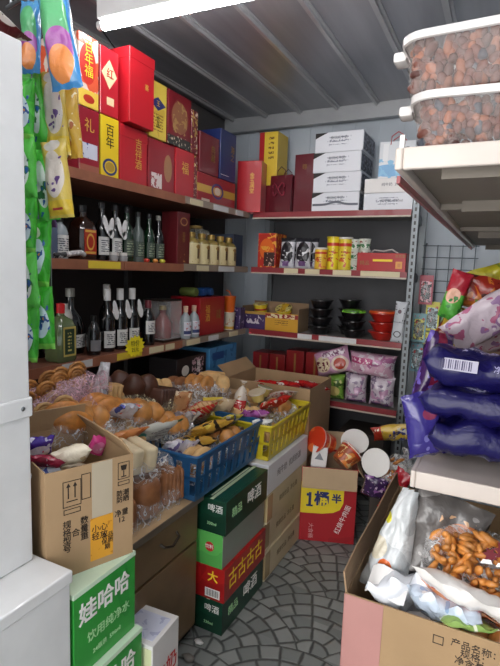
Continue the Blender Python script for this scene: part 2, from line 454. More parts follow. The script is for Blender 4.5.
# ================================================================== THE ROOM
def floor_mat():
    k = NT('fan_paving'); s = k.n('ShaderNodeSeparateXYZ'); k.t.links.new(k.co(), s.inputs[0])
    S = .74
    u = k.M('DIVIDE', k.M('ADD', s.outputs[0], 6.1), S); v = k.M('DIVIDE', k.M('ADD', s.outputs[1], 6.05), S)
    j = k.M('FLOOR', k.M('DIVIDE', v, .25)); par = k.M('MULTIPLY', k.M('MODULO', j, 2), .5)
    vp = k.M('SUBTRACT', v, k.M('MULTIPLY', j, .25))
    ua = k.M('SUBTRACT', k.M('FRACT', k.M('ADD', u, par)), .5)
    ub = k.M('SUBTRACT', k.M('FRACT', k.M('ADD', u, k.M('SUBTRACT', .5, par))), .5)
    vb = k.M('ADD', vp, .25)
    rb = k.M('SQRT', k.M('ADD', k.M('MULTIPLY', ub, ub), k.M('MULTIPLY', vb, vb)))
    useb = k.M('LESS_THAN', rb, .5)
    def sel(a, b): return k.M('ADD', k.M('MULTIPLY', useb, a), k.M('MULTIPLY', k.M('SUBTRACT', 1, useb), b))
    x = sel(ub, ua); y = sel(vb, vp)
    r = k.M('SQRT', k.M('ADD', k.M('MULTIPLY', x, x), k.M('MULTIPLY', y, y))); th = k.M('ARCTAN2', y, x)
    rr = k.M('MULTIPLY', r, 10.0); ring = k.M('FLOOR', rr); fr = k.M('FRACT', rr)
    n = k.M('MULTIPLY', k.M('ADD', ring, .7), .85)
    ft = k.M('ADD', k.M('MULTIPLY', th, n), k.M('MULTIPLY', ring, .37)); fa = k.M('FRACT', ft)
    g1 = k.M('MINIMUM', fr, k.M('SUBTRACT', 1, fr))
    g2 = k.M('DIVIDE', k.M('MULTIPLY', k.M('MINIMUM', fa, k.M('SUBTRACT', 1, fa)), rr), n)
    d = k.M('MINIMUM', g1, g2)
    wob = k.M('MULTIPLY', k.M('SUBTRACT', k.noise(k.co(), 30, 3), .5), .10)
    mr = k.n('ShaderNodeMapRange'); k.t.links.new(k.M('ADD', d, wob), mr.inputs[0]); mr.inputs[1].default_value = .03; mr.inputs[2].default_value = .12
    w = k.n('ShaderNodeTexWhiteNoise', noise_dimensions='3D')
    cb_ = k.n('ShaderNodeCombineXYZ'); k.put(cb_.inputs[0], k.M('FLOOR', ft)); k.put(cb_.inputs[1], ring); k.put(cb_.inputs[2], k.M('ADD', j, useb)); k.t.links.new(cb_.outputs[0], w.inputs[0])
    st = k.mix(w.outputs['Value'], lin('767C7C'), lin('9A9E9C'))
    st = k.mix(k.M('MULTIPLY', k.noise(k.co(), 7, 5), .6), st, lin('72746E'))
    col = k.mix(mr.outputs[0], lin('4A4D4C'), st)
    k.put(k.b.inputs['Base Color'], col); k.b.inputs['Roughness'].default_value = .5
    k.bump(mr.outputs[0], .5, .006)
    return k.m
XL, XR, YB, ZC = -2.02, .30, 3.50, 2.635
def struct(name, bm, m, parent=None, smooth=None):
    o = link(name, bm, m, parent, smooth)
    if not parent: o['kind'] = 'structure'
    return o
struct('floor', B(XL, XR, -1.2, YB, -.05, 0), floor_mat())
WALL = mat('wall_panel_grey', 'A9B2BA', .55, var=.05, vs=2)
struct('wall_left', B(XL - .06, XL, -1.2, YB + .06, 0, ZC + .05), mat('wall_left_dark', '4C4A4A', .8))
bm = B(XL, XR, YB, YB + .06, 0, ZC + .05)
for i in range(14): box(bm, XL + .02 + i * .165, XL + .03 + i * .165, YB - .006, YB, 0, ZC)
struct('wall_back', bm, WALL)
struct('wall_right', B(XR, XR + .06, -1.2, YB + .06, 0, ZC + .05), WALL)
CEIL = NT('ceiling_sheet'); CEIL.b.inputs['Base Color'].default_value = lin('7F8186'); CEIL.b.inputs['Metallic'].default_value = .6; CEIL.b.inputs['Roughness'].default_value = .38
_mp = CEIL.n('ShaderNodeMapping'); CEIL.t.links.new(CEIL.co(), _mp.inputs[0]); _mp.inputs['Scale'].default_value = (14, 1.2, 1)
_nz = CEIL.noise(_mp.outputs[0], 1, 3); CEIL.put(CEIL.b.inputs['Base Color'], CEIL.mix(_nz, lin('86888E'), lin('B4B6BC')))
bm = B(XL, XR, -1.2, YB, ZC, ZC + .05)
struct('ceiling', bm, CEIL.m)
rib = mat('ceiling_rib_metal', 'B9BABC', .3, .6)
for i in range(-1, 8):
    x = -1.67 + .272 * i
    bb = B(x - .009, x + .009, -1.2, YB - .05, ZC - .022, ZC)
    box(bb, x - .022, x - .009, -1.2, YB - .05, ZC - .006, ZC); box(bb, x + .009, x + .022, -1.2, YB - .05, ZC - .006, ZC)
    struct('trim_%d' % (i + 2), bb, rib)
bm = B(XL, XR, YB - .05, YB, 2.535, ZC); box(bm, XL, XR, YB - .09, YB - .05, 2.525, 2.535)
struct('trim_11', bm, mat('wall_beam', '9EA1A3', .45, .3))

# ------------------------------------------------------------------ ceiling tube lamps
def tube_light(label, p0, p1):
    p0 = Vector(p0); p1 = Vector(p1); d = p1 - p0; L = d.length; a = math.atan2(d.y, d.x)
    t = thing('tube_light', label, 'ceiling light', (p0 + p1) / 2, (0, 0, a))
    link('fixture', B(-L / 2 - .02, L / 2 + .02, -.022, .022, .022, ZC - p0.z, .004), mat('lamp_body', 'D5D5D5', .4), t)
    k = NT('lamp_glow'); k.b.inputs['Emission Color'].default_value = (1, .965, .97, 1); k.b.inputs['Emission Strength'].default_value = TUBE_POWER
    link('lamp_tube', tube([(-L / 2, 0, 0), (L / 2, 0, 0)], .020, 14), k.m, t, 60)
    for s in (-1, 1): link('end_cap', tube([(s * L / 2, 0, 0), (s * (L / 2 + .025), 0, 0)], .019, 14), mat('lamp_cap', 'C9C9C9', .4), t, 60)
    return t
tube_light('lit white fluorescent tube on the grey ribbed ceiling', (-1.60, 1.70, 2.50), (-.42, 1.745, 2.50))
tube_light('second fluorescent tube on the ceiling, nearer the shop entrance', (-.95, .72, 2.52), (.15, .72, 2.52))
o = link('lamp_cable', tube([(-1.62, 1.70, 2.56), (-1.8, 1.9, 2.60), (-1.98, 2.3, 2.60)], .004), BLACK)
tag(o, 'thin dark cable running from the tube lamp to the left wall', 'cable')

# ------------------------------------------------------------------ shelving
WOOD = mat('shelf_board_brown', '6E4230', .5, var=.22, vs=10, coat=.15)
EDGE = mat('shelf_edge_brown', '8E5A42', .5, var=.15, vs=12)
TAGC = mat('price_card_cream', 'CDC3A0', .6); TAGY = mat('price_card_yellow', 'D8BE3A', .55); TAGW = mat('price_card_white', 'C9CBCB', .55)
REDRAIL = mat('price_rail_red', '84242C', .4, coat=.3)
DSTEEL = mat('dark_steel', '3A3A3C', .5, .4)
SH = (0.655, 1.083, 1.515, 1.885)
def price_tags(par, spec, x, z, kx=True):
    for (a, b, m) in spec:
        if kx: link('price_tag', B(x, x + .003, a, b, z - .034, z - .002), m, par)
        else: link('price_tag', B(a, b, x - .003, x, z - .034, z - .002), m, par)
t = thing('shelving_unit', 'long brown wooden shelving along the left wall holding liquor and gift boxes', 'shelving', (0, 0, 0))
for z in SH:
    link('shelf_board', B(-2.01, -1.602, 1.0, 3.10, z - .036, z, .003), WOOD, t)
    e = link('edge_strip', B(-1.602, -1.596, 1.0, 2.32, z - .040, z + .002), EDGE, t)
    e = link('price_rail', B(-1.602, -1.596, 2.32, 3.10, z - .034, z + .004), mat('rail_clear_grey', '8C8072', .3), t)
for y in (1.02, 2.32, 3.08): link('upright', B(-2.015, -1.98, y - .018, y + .018, 0, 2.0), DSTEEL, t)
link('back_panel', B(-2.018, -2.012, 1.0, 3.1, .3, 2.0), mat('shelf_back_dark', '2E2A2A', .8), t)
price_tags(t, [(1.60, 1.80, TAGY), (1.83, 1.9, EDGE)], -1.596, SH[2])
price_tags(t, [(1.45, 1.62, TAGW), (1.78, 1.96, TAGY), (2.02, 2.14, TAGC), (2.16, 2.24, TAGC), (2.36, 2.5, TAGC), (2.6, 2.72, TAGW), (2.86, 2.98, TAGC)], -1.596, SH[1])
price_tags(t, [(2.37, 2.50, TAGC), (2.62, 2.80, TAGW), (2.9, 3.0, TAGW)], -1.596, SH[3])
price_tags(t, [(2.45, 2.58, TAGC), (2.7, 2.9, TAGW)], -1.596, SH[2])

t = thing('shelving_unit', 'steel rack with red price rails against the back wall', 'shelving', (0, 0, 0))
RACK = mat('rack_board_grey', '7F7C78', .5, .2)
for i, z in enumerate(SH):
    link('shelf_board', B(-1.57, -.52, 3.108, 3.48, z - .022, z), RACK, t)
    link('price_rail', B(-1.57, -.52, 3.100, 3.108, z - .032, z + .004), REDRAIL, t)
    link('rail_lip', B(-1.57, -.52, 3.094, 3.100, z - .040, z - .031), mat('rail_lip_pale', 'B9AFA0', .4), t)
link('shelf_board', B(-1.57, -.52, 3.108, 3.48, .12, .15), RACK, t)
PERF = mat('upright_steel', '7C8286', .45, .5)
for x in (-.50, -1.59):
    if x < -1:
        link('upright', B(x - .018, x + .018, 3.46, 3.49, 0, 1.96), PERF, t); continue
    bm = B(x - .018, x + .018, 3.13, 3.15, 0, 1.96)
    link('upright', bm, PERF, t)
    bm = bmesh.new()
    for i in range(46 if x > -1 else 43): box(bm, x - .006, x + .006, 3.1285, 3.131, .12 + i * .04, .142 + i * .04)
    link('slot', bm, BLACK, t)
    link('upright', B(x - .018, x + .018, 3.46, 3.49, 0, 2.3 if x > -1 else 1.96), PERF, t)
for z in SH: link('bracket', B(-.518, -.508, 3.15, 3.46, z - .06, z - .01), PERF, t)
link('back_panel', B(-1.57, -.53, 3.482, 3.49, .1, 1.88), mat('rack_back_panel', '55565A', .6), t)
for (zz, sp) in ((SH[2], [(-1.32, -1.22), (-1.17, -1.07), (-.98, -.86), (-.80, -.56)]), (SH[1], [(-1.2, -1.1), (-1.05, -.8)]), (SH[3], [])):
    for a, b in sp: link('price_tag', B(a, b, 3.096, 3.0995, zz - .03, zz + .002), TAGC if zz != SH[1] else TAGW, t)

t = thing('shelving_unit', 'cream steel shop shelving on the right side with two deep shelves', 'shelving', (0, 0, 0))
CRM = mat('cream_enamel', 'BFB4AB', .4, coat=.2); CRMU = mat('shelf_shade_tone', '6E665C', .55)  # CRMU: cream darkened, under-shelf shade put into the colour
def rshelf(x0, y0, y1, z, lip):
    link('shelf_board', B(x0 + .012, .26, y0 + .012, y1, z - .014, z), CRM, t)
    link('underside_shade', B(x0 + .013, .255, y0 + .013, y1, z - .018, z - .0145), mat('underside_painted_shade', '6A6258', .6), t)  # added dark sheet, paints the shade below the cream board
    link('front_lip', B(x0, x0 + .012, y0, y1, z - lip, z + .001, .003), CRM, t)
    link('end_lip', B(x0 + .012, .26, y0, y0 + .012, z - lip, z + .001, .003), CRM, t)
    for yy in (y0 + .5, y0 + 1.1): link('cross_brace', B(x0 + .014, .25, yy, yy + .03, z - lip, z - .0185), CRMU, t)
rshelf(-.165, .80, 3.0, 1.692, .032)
link('price_rail', B(-.172, -.166, .86, 3.0, 1.650, 1.662), REDRAIL, t)
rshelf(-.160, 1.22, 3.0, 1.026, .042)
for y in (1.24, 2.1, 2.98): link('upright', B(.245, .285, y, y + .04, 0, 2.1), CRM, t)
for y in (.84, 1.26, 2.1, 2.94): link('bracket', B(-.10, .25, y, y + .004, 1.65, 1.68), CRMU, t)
link('upright', B(.245, .285, .84, .88, 0, 2.1), CRM, t)

# ------------------------------------------------------------------ wire grid and hanging toys on the back wall
t = thing('wire_grid', 'white wire grid panel hung on the grey back wall', 'wire grid', (0, 0, 0))
wm = mat('grid_wire', '3C464C', .4, .4)
bm = bmesh.new()
for i in range(5): tube([(-.47 + .075 * i, 3.44, 1.0), (-.47 + .075 * i, 3.44, 1.70)], .0028, 6, bm)
for i in range(10): tube([(-.49, 3.444, 1.02 + .075 * i), (-.15, 3.444, 1.02 + .075 * i)], .0028, 6, bm)
link('wires', bm, wm, t)
for x in (-.47, -.17): link('wall_hook', tube([(x, 3.44, 1.7), (x, 3.47, 1.71), (x, 3.50, 1.71)], .004), wm, t)
cols = [('D9D23A', 'yellow framed'), ('7FB0B8', 'pale blue'), ('D6D040', 'yellow backed'), ('5E9A52', 'green'), ('C98A4A', 'orange'), ('B0485A', 'pinkish red'), ('6A9AA8', 'teal')]
spots = [(-.39, 1.24, 0), (-.465, 1.16, 1), (-.39, 1.04, 2), (-.29, 1.2, 3), (-.29, 1.0, 4), (-.44, 1.41, 5), (-.465, 0.96, 6)]
for n, (x, z, ci) in enumerate(spots):
    c, nm = cols[ci]; w, h = (.085, .19)
    y = 3.405 - .016 * (n % 2)
    tt = thing('hanging_toy', '%s carded toy hanging on the wire grid, %s' % (nm, ['middle of the upper row', 'left of the upper row', 'middle of the lower row', 'right of the upper row', 'right of the lower row', 'highest at left', 'left of the lower row'][n]), 'toy', (x, y, z), 0, 'carded toys on the wire grid')
    link('card', B(-w / 2, w / 2, 0, .002, -h / 2, h / 2), prt('toycard%d' % ci, c, [('rect', .12, .88, .08, .8, '2A3236'), ('blob', 60, .5, ['C6DDE0', 'E2E070', 'E8E8E8', 'D8665A', 'E9D9A0', 'F0C0C8', 'BFE0E8'][ci], .12, .88, .08, .8), ('blob', 45, .62, 'C33A3A', .12, .88, .1, .95)]), tt)
    link('blister', blob_bm(.03, .014, .055, n, .15, 2), film('toy_blister', 'E8F4F6', .15, .6, 60), tt, 180, (0, -.012, -.01))
    link('hook', tube([(0, .001, h / 2 - .005), (0, -.004, h / 2 + .012), (0, .035, h / 2 + .012)], .0018, 5), wm, tt)

# ================================================================== WHITE CABINETS AT LEFT FRONT
WENAM = mat('white_enamel', 'DDDEDE', .35, coat=.3, var=.02)
t = thing('cabinet', 'tall white steel cabinet at the left edge with a screwed seam', 'cabinet', (0, 0, 0))
link('lower_body', B(-1.55, -1.02, .12, .825, .735, 1.125, .004), WENAM, t)
link('upper_body', B(-1.55, -1.02, .12, .825, 1.165, 1.995, .004), WENAM, t)
link('seam_band', B(-1.55, -1.014, .12, .829, 1.118, 1.168, .004), WENAM, t)
link('screw', lathe([(0, .003), (.004, .002), (.006, 0)], 12, mtx=Matrix.Translation((-1.0139, .80, 1.143)) @ Matrix.Rotation(R(90), 4, 'Y')), STEEL, t)
t = thing('chest_cabinet', 'low white cabinet under the tall one, its clean top sticking out', 'cabinet', (0, 0, 0))
link('body', B(-1.55, -.905, .10, .84, .04, .70, .004), WENAM, t)
link('top', B(-1.56, -.900, .09, .845, .70, .733, .004), WENAM, t)
link('plinth', B(-1.53, -.93, .13, .82, 0, .04), DSTEEL, t)
maroon = prt('maroon_pack', '5A1A20', [('blob', 14, .55, 'D8CFC8'), ('blob', 25, .62, '2A0C10')], .3, bump=.5)
pack('maroon and white snack bag lying on top of the tall white cabinet', .26, .30, .07, maroon, (-1.13, .70, 2.045), (84, 0, 20), seed=3)

# ================================================================== LEFT LOW CUPBOARDS AND BOXES
DRW = mat('drawer_wood', '5A4632', .5, var=.18, vs=6, coat=.1); DRT = mat('drawer_top', 'B79A74', .6, var=.15, vs=9); DRF = mat('drawer_front', '6E573C', .45, var=.15, vs=7, coat=.15)
t = thing('drawer_cabinet', 'old brown wooden cabinet with a drawer above a door', 'cabinet', (0, 0, 0))
link('body', B(-1.56, -1.015, 1.14, 1.60, .03, .575, .003), DRW, t)
link('top', B(-1.57, -.995, 1.13, 1.612, .575, .603, .004), DRT, t)
link('edge_band', B(-.997, -.992, 1.13, 1.612, .577, .601), mat('edge_dark', '5D5348', .5), t)
d = link('drawer', B(-1.016, -1.002, 1.16, 1.585, .42, .568, .003), DRF, t)
link('handle', tube([(-1.002, 1.34, .52), (-.985, 1.345, .51), (-.98, 1.39, .495), (-.985, 1.435, .51), (-1.002, 1.44, .52)], .005), mat('handle_dark', '2C2218', .3, .4), d)
link('door', B(-1.016, -1.002, 1.16, 1.585, .05, .41, .003), DRF, t)
link('plinth', B(-1.54, -1.03, 1.16, 1.59, 0, .03), BLACK, t)
t = thing('side_table', 'plain low wooden table behind the baskets carrying the bread pile', 'table', (0, 0, 0))
link('top', B(-1.58, -1.19, 1.63, 2.49, .575, .60, .003), DRT, t)
for x in (-1.55, -1.22):
    for y in (1.66, 2.46): link('leg', B(x - .02, x + .02, y - .02, y + .02, 0, .575), DRW, t)

GRN = prt('green_carton', '2F9A3A', [('blob', 3, .52, '279036')], .35, coat=.25)
for i, (z0, z1, y0, y1, x1) in enumerate(((.170, .408, .850, 1.10, -.885), (.410, .655, .850, 1.09, -.905))):
    lab = ['bright green water carton with a pale top edge, lower of the two', 'bright green water carton under the big kraft carton, upper of the two'][i]
    t = thing('water_carton', lab, 'carton', (x1, (y0 + y1) / 2, z0), 90)
    w = y1 - y0; h = z1 - z0
    link('body', B(-w / 2, w / 2, 0, .40, 0, h, .002), GRN, t)
    link('pale_top', B(-w / 2 - .0005, w / 2 + .0005, -.0005, .40, h - .012, h + .001), mat('pale_green_top', 'CFE6CC', .5), t)
    text(t, '娃哈哈', .066, (-.005, -.0015, h * .70), WINK, bold=.0012)
    text(t, '饮用纯净水', .034, (.01, -.0015, h * .38), mat('pale_green_ink', 'A8D8A0', .5))
    text(t, '24瓶装  596ml', .018, (0, -.0015, h * .18), mat('pale_green_ink', 'A8D8A0', .5))
carton('plain brown carton on the floor beneath the green water cartons', 'carton', .40, .25, .168, CARDD, (-1.11, .972, 0))
t = thing('milk_carton', 'white milk carton with a yellow green picture in front of the drawer cabinet', 'carton', (-.945, 1.115, 0), 4)
link('body', B(-.085, .085, 0, .155, 0, .335, .002), WHITE, t)
link('picture', B(-.083, .080, -.0012, 0, .01, .322), prt('milk_picture', 'D9DDB0', [('ell', .5, .45, .42, .5, 'E8E2B8'), ('blob', 30, .60, 'A03828', .4, 1, .2, .6), ('blob', 22, .62, '6E8E4A'), ('rect', .2, .75, .3, .42, '9A3B28')], .3), t)
link('lid_print', B(-.07, .07, .02, .13, .335, .3362), prt('milk_lid', 'C6C9DA', [('blob', 30, .6, 'A9ADC8')]), t)
text(t, '牛奶', .07, (.0865, .075, .2), REDI, rot=(90, 0, 90))

# big kraft carton with upright handling marks, open, snacks inside

t = open_carton('big open kraft carton with black handling marks and an orange label', .250, .34, .305, CARD, CARD, (-1.1105, 1.026, .6565), 68.4, [('B', .075, -14), ('R', .055, -35)])
fy = -.1708
KINK = mat('carton_print', '2A211A', .7)
link('orange_label', B(-.005, .062, fy, fy + .0006, .02, .145), prt('orange_label', 'D89A2C', [('blob', 40, .66, 'C0801E')], .6), t)
link('clear_tape', B(.0, .06, fy - .0002, fy + .0004, .146, .304), mat('dull_tape', 'B5A993', .35, coat=.5), t)
def frame(bm, x, z, w, h, y, th=.0018):
    box(bm, x - w / 2, x + w / 2, y, y + .0006, z + h / 2 - th, z + h / 2); box(bm, x - w / 2, x + w / 2, y, y + .0006, z - h / 2, z - h / 2 + th)
    box(bm, x - w / 2, x - w / 2 + th, y, y + .0006, z - h / 2, z + h / 2); box(bm, x + w / 2 - th, x + w / 2, y, y + .0006, z - h / 2, z + h / 2)
bm = bmesh.new(); frame(bm, -.055, .235, .050, .072, fy); frame(bm, -.055, .186, .046, .014, fy)
for dx in (-.01, .008):
    box(bm, -.055 + dx - .0015, -.055 + dx + .0015, fy, fy + .0006, .222, .258)
    v = [bm.verts.new((-.055 + dx + a, fy - .0001, b)) for a, b in ((-.006, .254), (.006, .254), (0, .266))]; bm.faces.new(v)
box(bm, -.07, -.04, fy, fy + .0006, .213, .2155)
link('this_way_up_mark', bm, KINK, t); bm = bmesh.new()
frame(bm, .095, .262, .036, .05, fy); frame(bm, .095, .225, .036, .012, fy)
box(bm, .0935, .0965, fy, fy + .0006, .245, .262)
v = [bm.verts.new((.095 + a, fy - .0001, b)) for a, b in ((-.010, .278), (-.007, .263), (.007, .263), (.010, .278))]; bm.faces.new(v)
box(bm, .087, .103, fy, fy + .0006, .2425, .2455)
link('fragile_mark', bm, KINK, t); bm = bmesh.new(); frame(bm, -.016, .245, .026, .072, fy); link('stacking_mark', bm, KINK, t)
for (s_, x, z, sz) in (('规\n格\n型\n号', -.07, .115, .024), ('数\n量\n重', -.022, .125, .024), ('合', -.046, .12, .024), ('小心\n轻放', .022, .10, .024), ('食品\n保质\n期', .045, .065, .018), ('防潮\n防晒', .092, .185, .02), ('净重\n12', .088, .125, .022)):
    text(t, s_, sz, (x, fy - .0004, z), KINK if 'X' not in s_ else REDI)

# snacks in the kraft carton
pur = prt('purple_white_pack', '4A2E9A', [('ell', .5, .45, .35, .3, 'E6E2F2'), ('blob', 35, .58, 'D8D4F0'), ('blob', 22, .66, 'D0306A')], .25, bump=.4)
drk = prt('crimson_foil', '8A1E38', [('blob', 20, .58, 'E8C8D0'), ('blob', 35, .62, 'B0304E')], .22, bump=.5)
bear = prt('cream_bear_pack', 'E6DCC6', [('blob', 20, .60, 'C9B38A'), ('ell', .62, .5, .08, .1, '2A2622'), ('rect', .1, .5, .1, .25, 'C8A03C')], .3, bump=.4)
pnk = prt('hot_pink_pack', 'E64C9A', [('ell', .5, .5, .3, .3, 'F08AC0'), ('blob', 30, .62, 'F6D0E4')], .25, bump=.4)
slv = prt('silver_blue_pack', 'C6CBD6', [('blob', 20, .52, '4A5A9A'), ('blob', 35, .6, 'E8ECF2')], .25, bump=.5)
pack('purple and white snack pack in the kraft carton', .085, .085, .035, pur, (-1.185, .985, .955), (30, 0, 60), seed=1)
pack('crimson foil snack pack lying in front of the purple one in the kraft carton', .12, .07, .03, drk, (-1.10, .925, .945), (50, 14, 50), seed=2)
pack('silver and blue snack pack at the near end of the kraft carton', .10, .09, .035, slv, (-1.11, .93, .905), (60, 0, 60), seed=3)
pack('cream coloured snack pack with a bear face in the kraft carton', .12, .11, .05, bear, (-1.09, 1.01, .935), (55, 0, 55), seed=4)
pack('hot pink pouch at the far side of the kraft carton', .06, .07, .03, pnk, (-1.09, 1.13, .935), (20, 20, 60), seed=5)
pack('second cream snack pack filling the kraft carton below the bear pack', .16, .16, .06, bear, (-1.11, 1.03, .86), (85, 0, 60), seed=6)

# ------------------------------------------------------------------ stacked drink cartons by the aisle
DG = prt('dark_green_carton', '10402E', [('blob', 4, .55, '0C3626')], .35, coat=.2)
LG = prt('light_green_carton', '5FB85A', [('blob', 3, .55, '55AA52')], .35, coat=.2)
RDC = prt('red_carton', 'B3201F', [('blob', 4, .55, 'A01A1C')], .35, coat=.2)
defs = [(DG, 'dark green beer carton at the bottom of the coloured stack', 'g'), (RDC, 'red carton with yellow lettering and barcode in the coloured stack', 'r'),
        (LG, 'light green carton with a silvery side in the coloured stack', 'l'), (DG, 'dark green beer carton on top of the coloured stack', 'g')]
for i, (m, lab, kd) in enumerate(defs):
    z = .1455 * i; dx = (0, .006, -.008, .004)[i]
    t = thing('drink_carton', lab, 'carton', (-1.035 + dx, 1.822, z), 0, )
    link('body', B(-.135, .135, -.195, .195, .0005, .145, .002), m, t)
    if kd == 'g':
        text(t, '啤酒', .036, (.085, -.1955, .105), WINK); text(t, '330ml', .018, (.07, -.1955, .04), mat('pale_green_ink', 'A8D8A0', .5))
        text(t, '啤酒', .07, (.1355, .06, .078), WINK, rot=(90, 0, 90)); text(t, '精品', .045, (.1355, -.10, .075), mat('pale_green_ink', 'A8D8A0', .5), rot=(90, 0, 90))
        link('top_print', B(-.10, .12, -.17, .17, .145, .1458), prt('beer_top', '14483A', [('diag', 3, .12, 'C9D8B8'), ('blob', 18, .64, 'B5C8A0', .2, .8, 0, 1)], .35), t)
        link('seal_strip', B(.06, .075, -.196, .196, .1445, .1462), mat('strip_pale', 'B9C9A8', .5), t)
    elif kd == 'r':
        text(t, '大', .05, (.08, -.1955, .10), YEL, bold=.001); text(t, '古古古古', .09, (.1355, 0, .075), YEL, rot=(90, 0, 90), sx=.9)
        bm = B(.045, .115, -.1962, -.1955, .012, .05); link('barcode_patch', bm, WINK, t)
        bm = bmesh.new()
        for k in range(14): box(bm, .050 + k * .0043, .050 + k * .0043 + (.001, .0024, .0016)[k % 3], -.1968, -.1960, .018, .046)
        link('barcode', bm, BINK, t)
    else:
        link('silver_side', B(.135, .1362, -.193, .193, .003, .142), mat('silver_side', '9AA59A', .35, .3), t)
        link('emblem', lathe([(0, .0012), (.02, .0012), (.021, 0)], 20, mtx=Matrix.Translation((.075, -.195, .085)) @ Matrix.Rotation(R(90), 4, 'X')), REDI, t)
        text(t, '饮料', .02, (.075, -.197, .085), WINK)
WC = prt('white_print_carton', 'E2E3E8', [('lines', .1, .9, .2, .6, 4, '8E9098')], .5)
for i in range(4):
    lab = ['pale beige carton at the bottom of the stack under the yellow basket', 'pale beige carton second from the floor under the yellow basket', 'beige carton right below the white one in the stack under the yellow basket', 'white carton with faint grey print directly under the yellow basket'][i]
    t = thing('drink_carton', lab, 'carton', (-1.045 + (.004, -.006, .005, .004)[i], 2.30, .1470 * i), 0)
    link('body', B(-.14, .14, -.262, .262, .0005, .1465, .002), WC if i == 3 else mat('beige_carton', 'C6B998', .6, var=.12, vs=5), t)
    text(t, '纯牛奶  优质奶源' if i == 3 else '健康饮品  净含量', .042 if i == 3 else .032, (.1405, 0, .075), mat('faint_ink', '8F8C90', .6) if i == 3 else mat('tan_ink', '84785F', .6), rot=(90, 0, 90))
    if i < 3: link('shrink_corner', B(.08, .1412, -.2632, -.20, .01, .14, .003), mat('shrink_wrap', 'B9A47A', .25, coat=.6), t)
    if i == 3: link('end_label', B(-.06, .10, -.2632, -.262, .03, .12), prt('white_end', 'D2CDC2', [('blob', 26, .6, '9A9488')]), t)
# hidden supports at the back of the counter
carton('plain brown carton holding up the back kraft carton', 'carton', .43, .36, .435, CARDD, (-1.25, 2.81, 0))
t = open_carton('large open kraft carton behind the yellow basket holding red packs', .54, .39, .40, CARD, CARD, (-1.19, 2.81, .436), 0, [('L', .10, 50)])
red1 = prt('red_white_pack', 'C01E22', [('blob', 18, .60, 'F0E8E0'), ('rect', .2, .8, .4, .55, 'E8D8C8'), ('blob', 40, .62, '7E1014')], .25, bump=.5)
for (x, y, z, w, h, rx, rz, lab) in ((-1.26, 2.72, .80, .17, .22, 78, 50, 'red and white snack pack at the left in the back kraft carton'), (-1.12, 2.78, .80, .16, .2, 74, 20, 'red and white snack pack in the middle of the back kraft carton'),
    (-1.0, 2.86, .80, .15, .2, 76, -20, 'red and white snack pack at the right end of the back kraft carton')):
    pack(lab, w, h, .05, red1, (x, y, z), (rx, 0, rz), seed=x * 9)
bm = None
for k, (x, y) in enumerate(((-1.3, 2.78), (-1.08, 2.80))):
    carton(['white inner box under the left red packs in the back kraft carton', 'white inner box under the right red packs in the back kraft carton'][k], 'carton', .2, .32, .31, WHITE, (x, y, .441), 0, 'inner boxes hidden in the back kraft carton')

# ------------------------------------------------------------------ baskets
BLUEP = mat('blue_basket_plastic', '17507E', .4, coat=.2); YELP = mat('yellow_basket_plastic', 'C9B520', .4, coat=.2)
crate('blue plastic basket with slotted sides on the drawer cabinet, bread in it', .33, .57, .185, BLUEP, (-1.125, 1.795, .604), 0, .022, cols=5, rcol=9)
crate('yellow plastic basket with slotted sides on the white carton', .36, .53, .175, YELP, (-1.085, 2.255 + .07, .592), 0, .022, cols=5, rcol=9)

# ================================================================== GIFT BOXES, TOP SHELF LEFT (z from 1.885)
GR = mat('gift_red', 'B01824', .35, coat=.3, var=.05); GD = mat('gift_dark_red', '6E1220', .35, coat=.3); GM = mat('gift_maroon', '58101C', .3, coat=.4)
Z3 = SH[3] + .001
def L(y0, y1, z, d=.30, xf=-1.62): return (xf - d / 2, (y0 + y1) / 2, z)
def gl(label, y0, y1, z, h, m, sign=None, d=.30, xf=-1.62, **k): return gift(label, y1 - y0 - .004, d, h, m, L(y0, y1, z, d, xf), 90, sign, **k)
p1 = prt('gift_orange_panel', 'D8C8BC', [('blob', 14, .50, 'D85A38'), ('rect', 0, 1, 0, .24, 'E2C04A'), ('ell', .5, .12, .28, .06, 'B5301E'), ('ell', .45, .6, .4, .28, 'C83226')], .35, coat=.3)
p2 = prt('gift_red_diamond', 'B41E2C', [('dia', .5, .62, .42, .22, 'E3CFA4'), ('rect', .35, .75, .16, .28, 'E3CFA4')], .35, coat=.3)
p3 = prt('gift_gold_panel', 'D6BC4C', [('blob', 12, .6, 'C6A840'), ('dia', .5, .62, .45, .12, '27306E'), ('lines', .2, .8, .12, .45, 6, '8A6A1E')], .35, coat=.3)
p4 = prt('gift_ornate_red', '74141F', [('ell', .5, .55, .36, .3, '8C5A3E'), ('blob', 30, .56, 'A88450', .2, .8, .25, .85), ('rect', 0, 1, 0, .18, '2A2A26'), ('blob', 45, .6, 'C9BFA8', 0, 1, 0, .2)], .35, coat=.3)
p5 = prt('gift_yellow_calligraphy', 'E0C020', [('ring', .5, .18, .4, .14, '24306A'), ('ell', .5, .18, .25, .08, 'A8862A')], .4, coat=.2)
p6 = prt('gift_white_label', '8E1628', [('rect', .1, .9, .22, .46, 'C9CCDA'), ('blob', 50, .55, '3A4A8A', .1, .45, .22, .46), ('rect', 0, 1, 0, .12, '9A5A48')], .35, coat=.3)
p7 = prt('gift_band_red', '941520', [('rect', 0, 1, .35, .62, 'C39A38'), ('ring', .5, .5, .16, .28, '3A2E6A'), ('ell', .5, .5, .08, .14, 'D8C8B0'), ('rect', .1, .3, .03, .14, 'D0C4B0')], .35, coat=.3)
p8 = prt('gift_speckled', '6A1420', [('blob', 34, .56, 'B0904E'), ('blob', 50, .62, 'D8C8B0')], .35, coat=.3)
gl('dark red box with white and blue label, lower row, nearest on the top shelf', 1.575, 1.695, Z3, .262, p6, [('礼', .06, 0, .19, GOLD)])
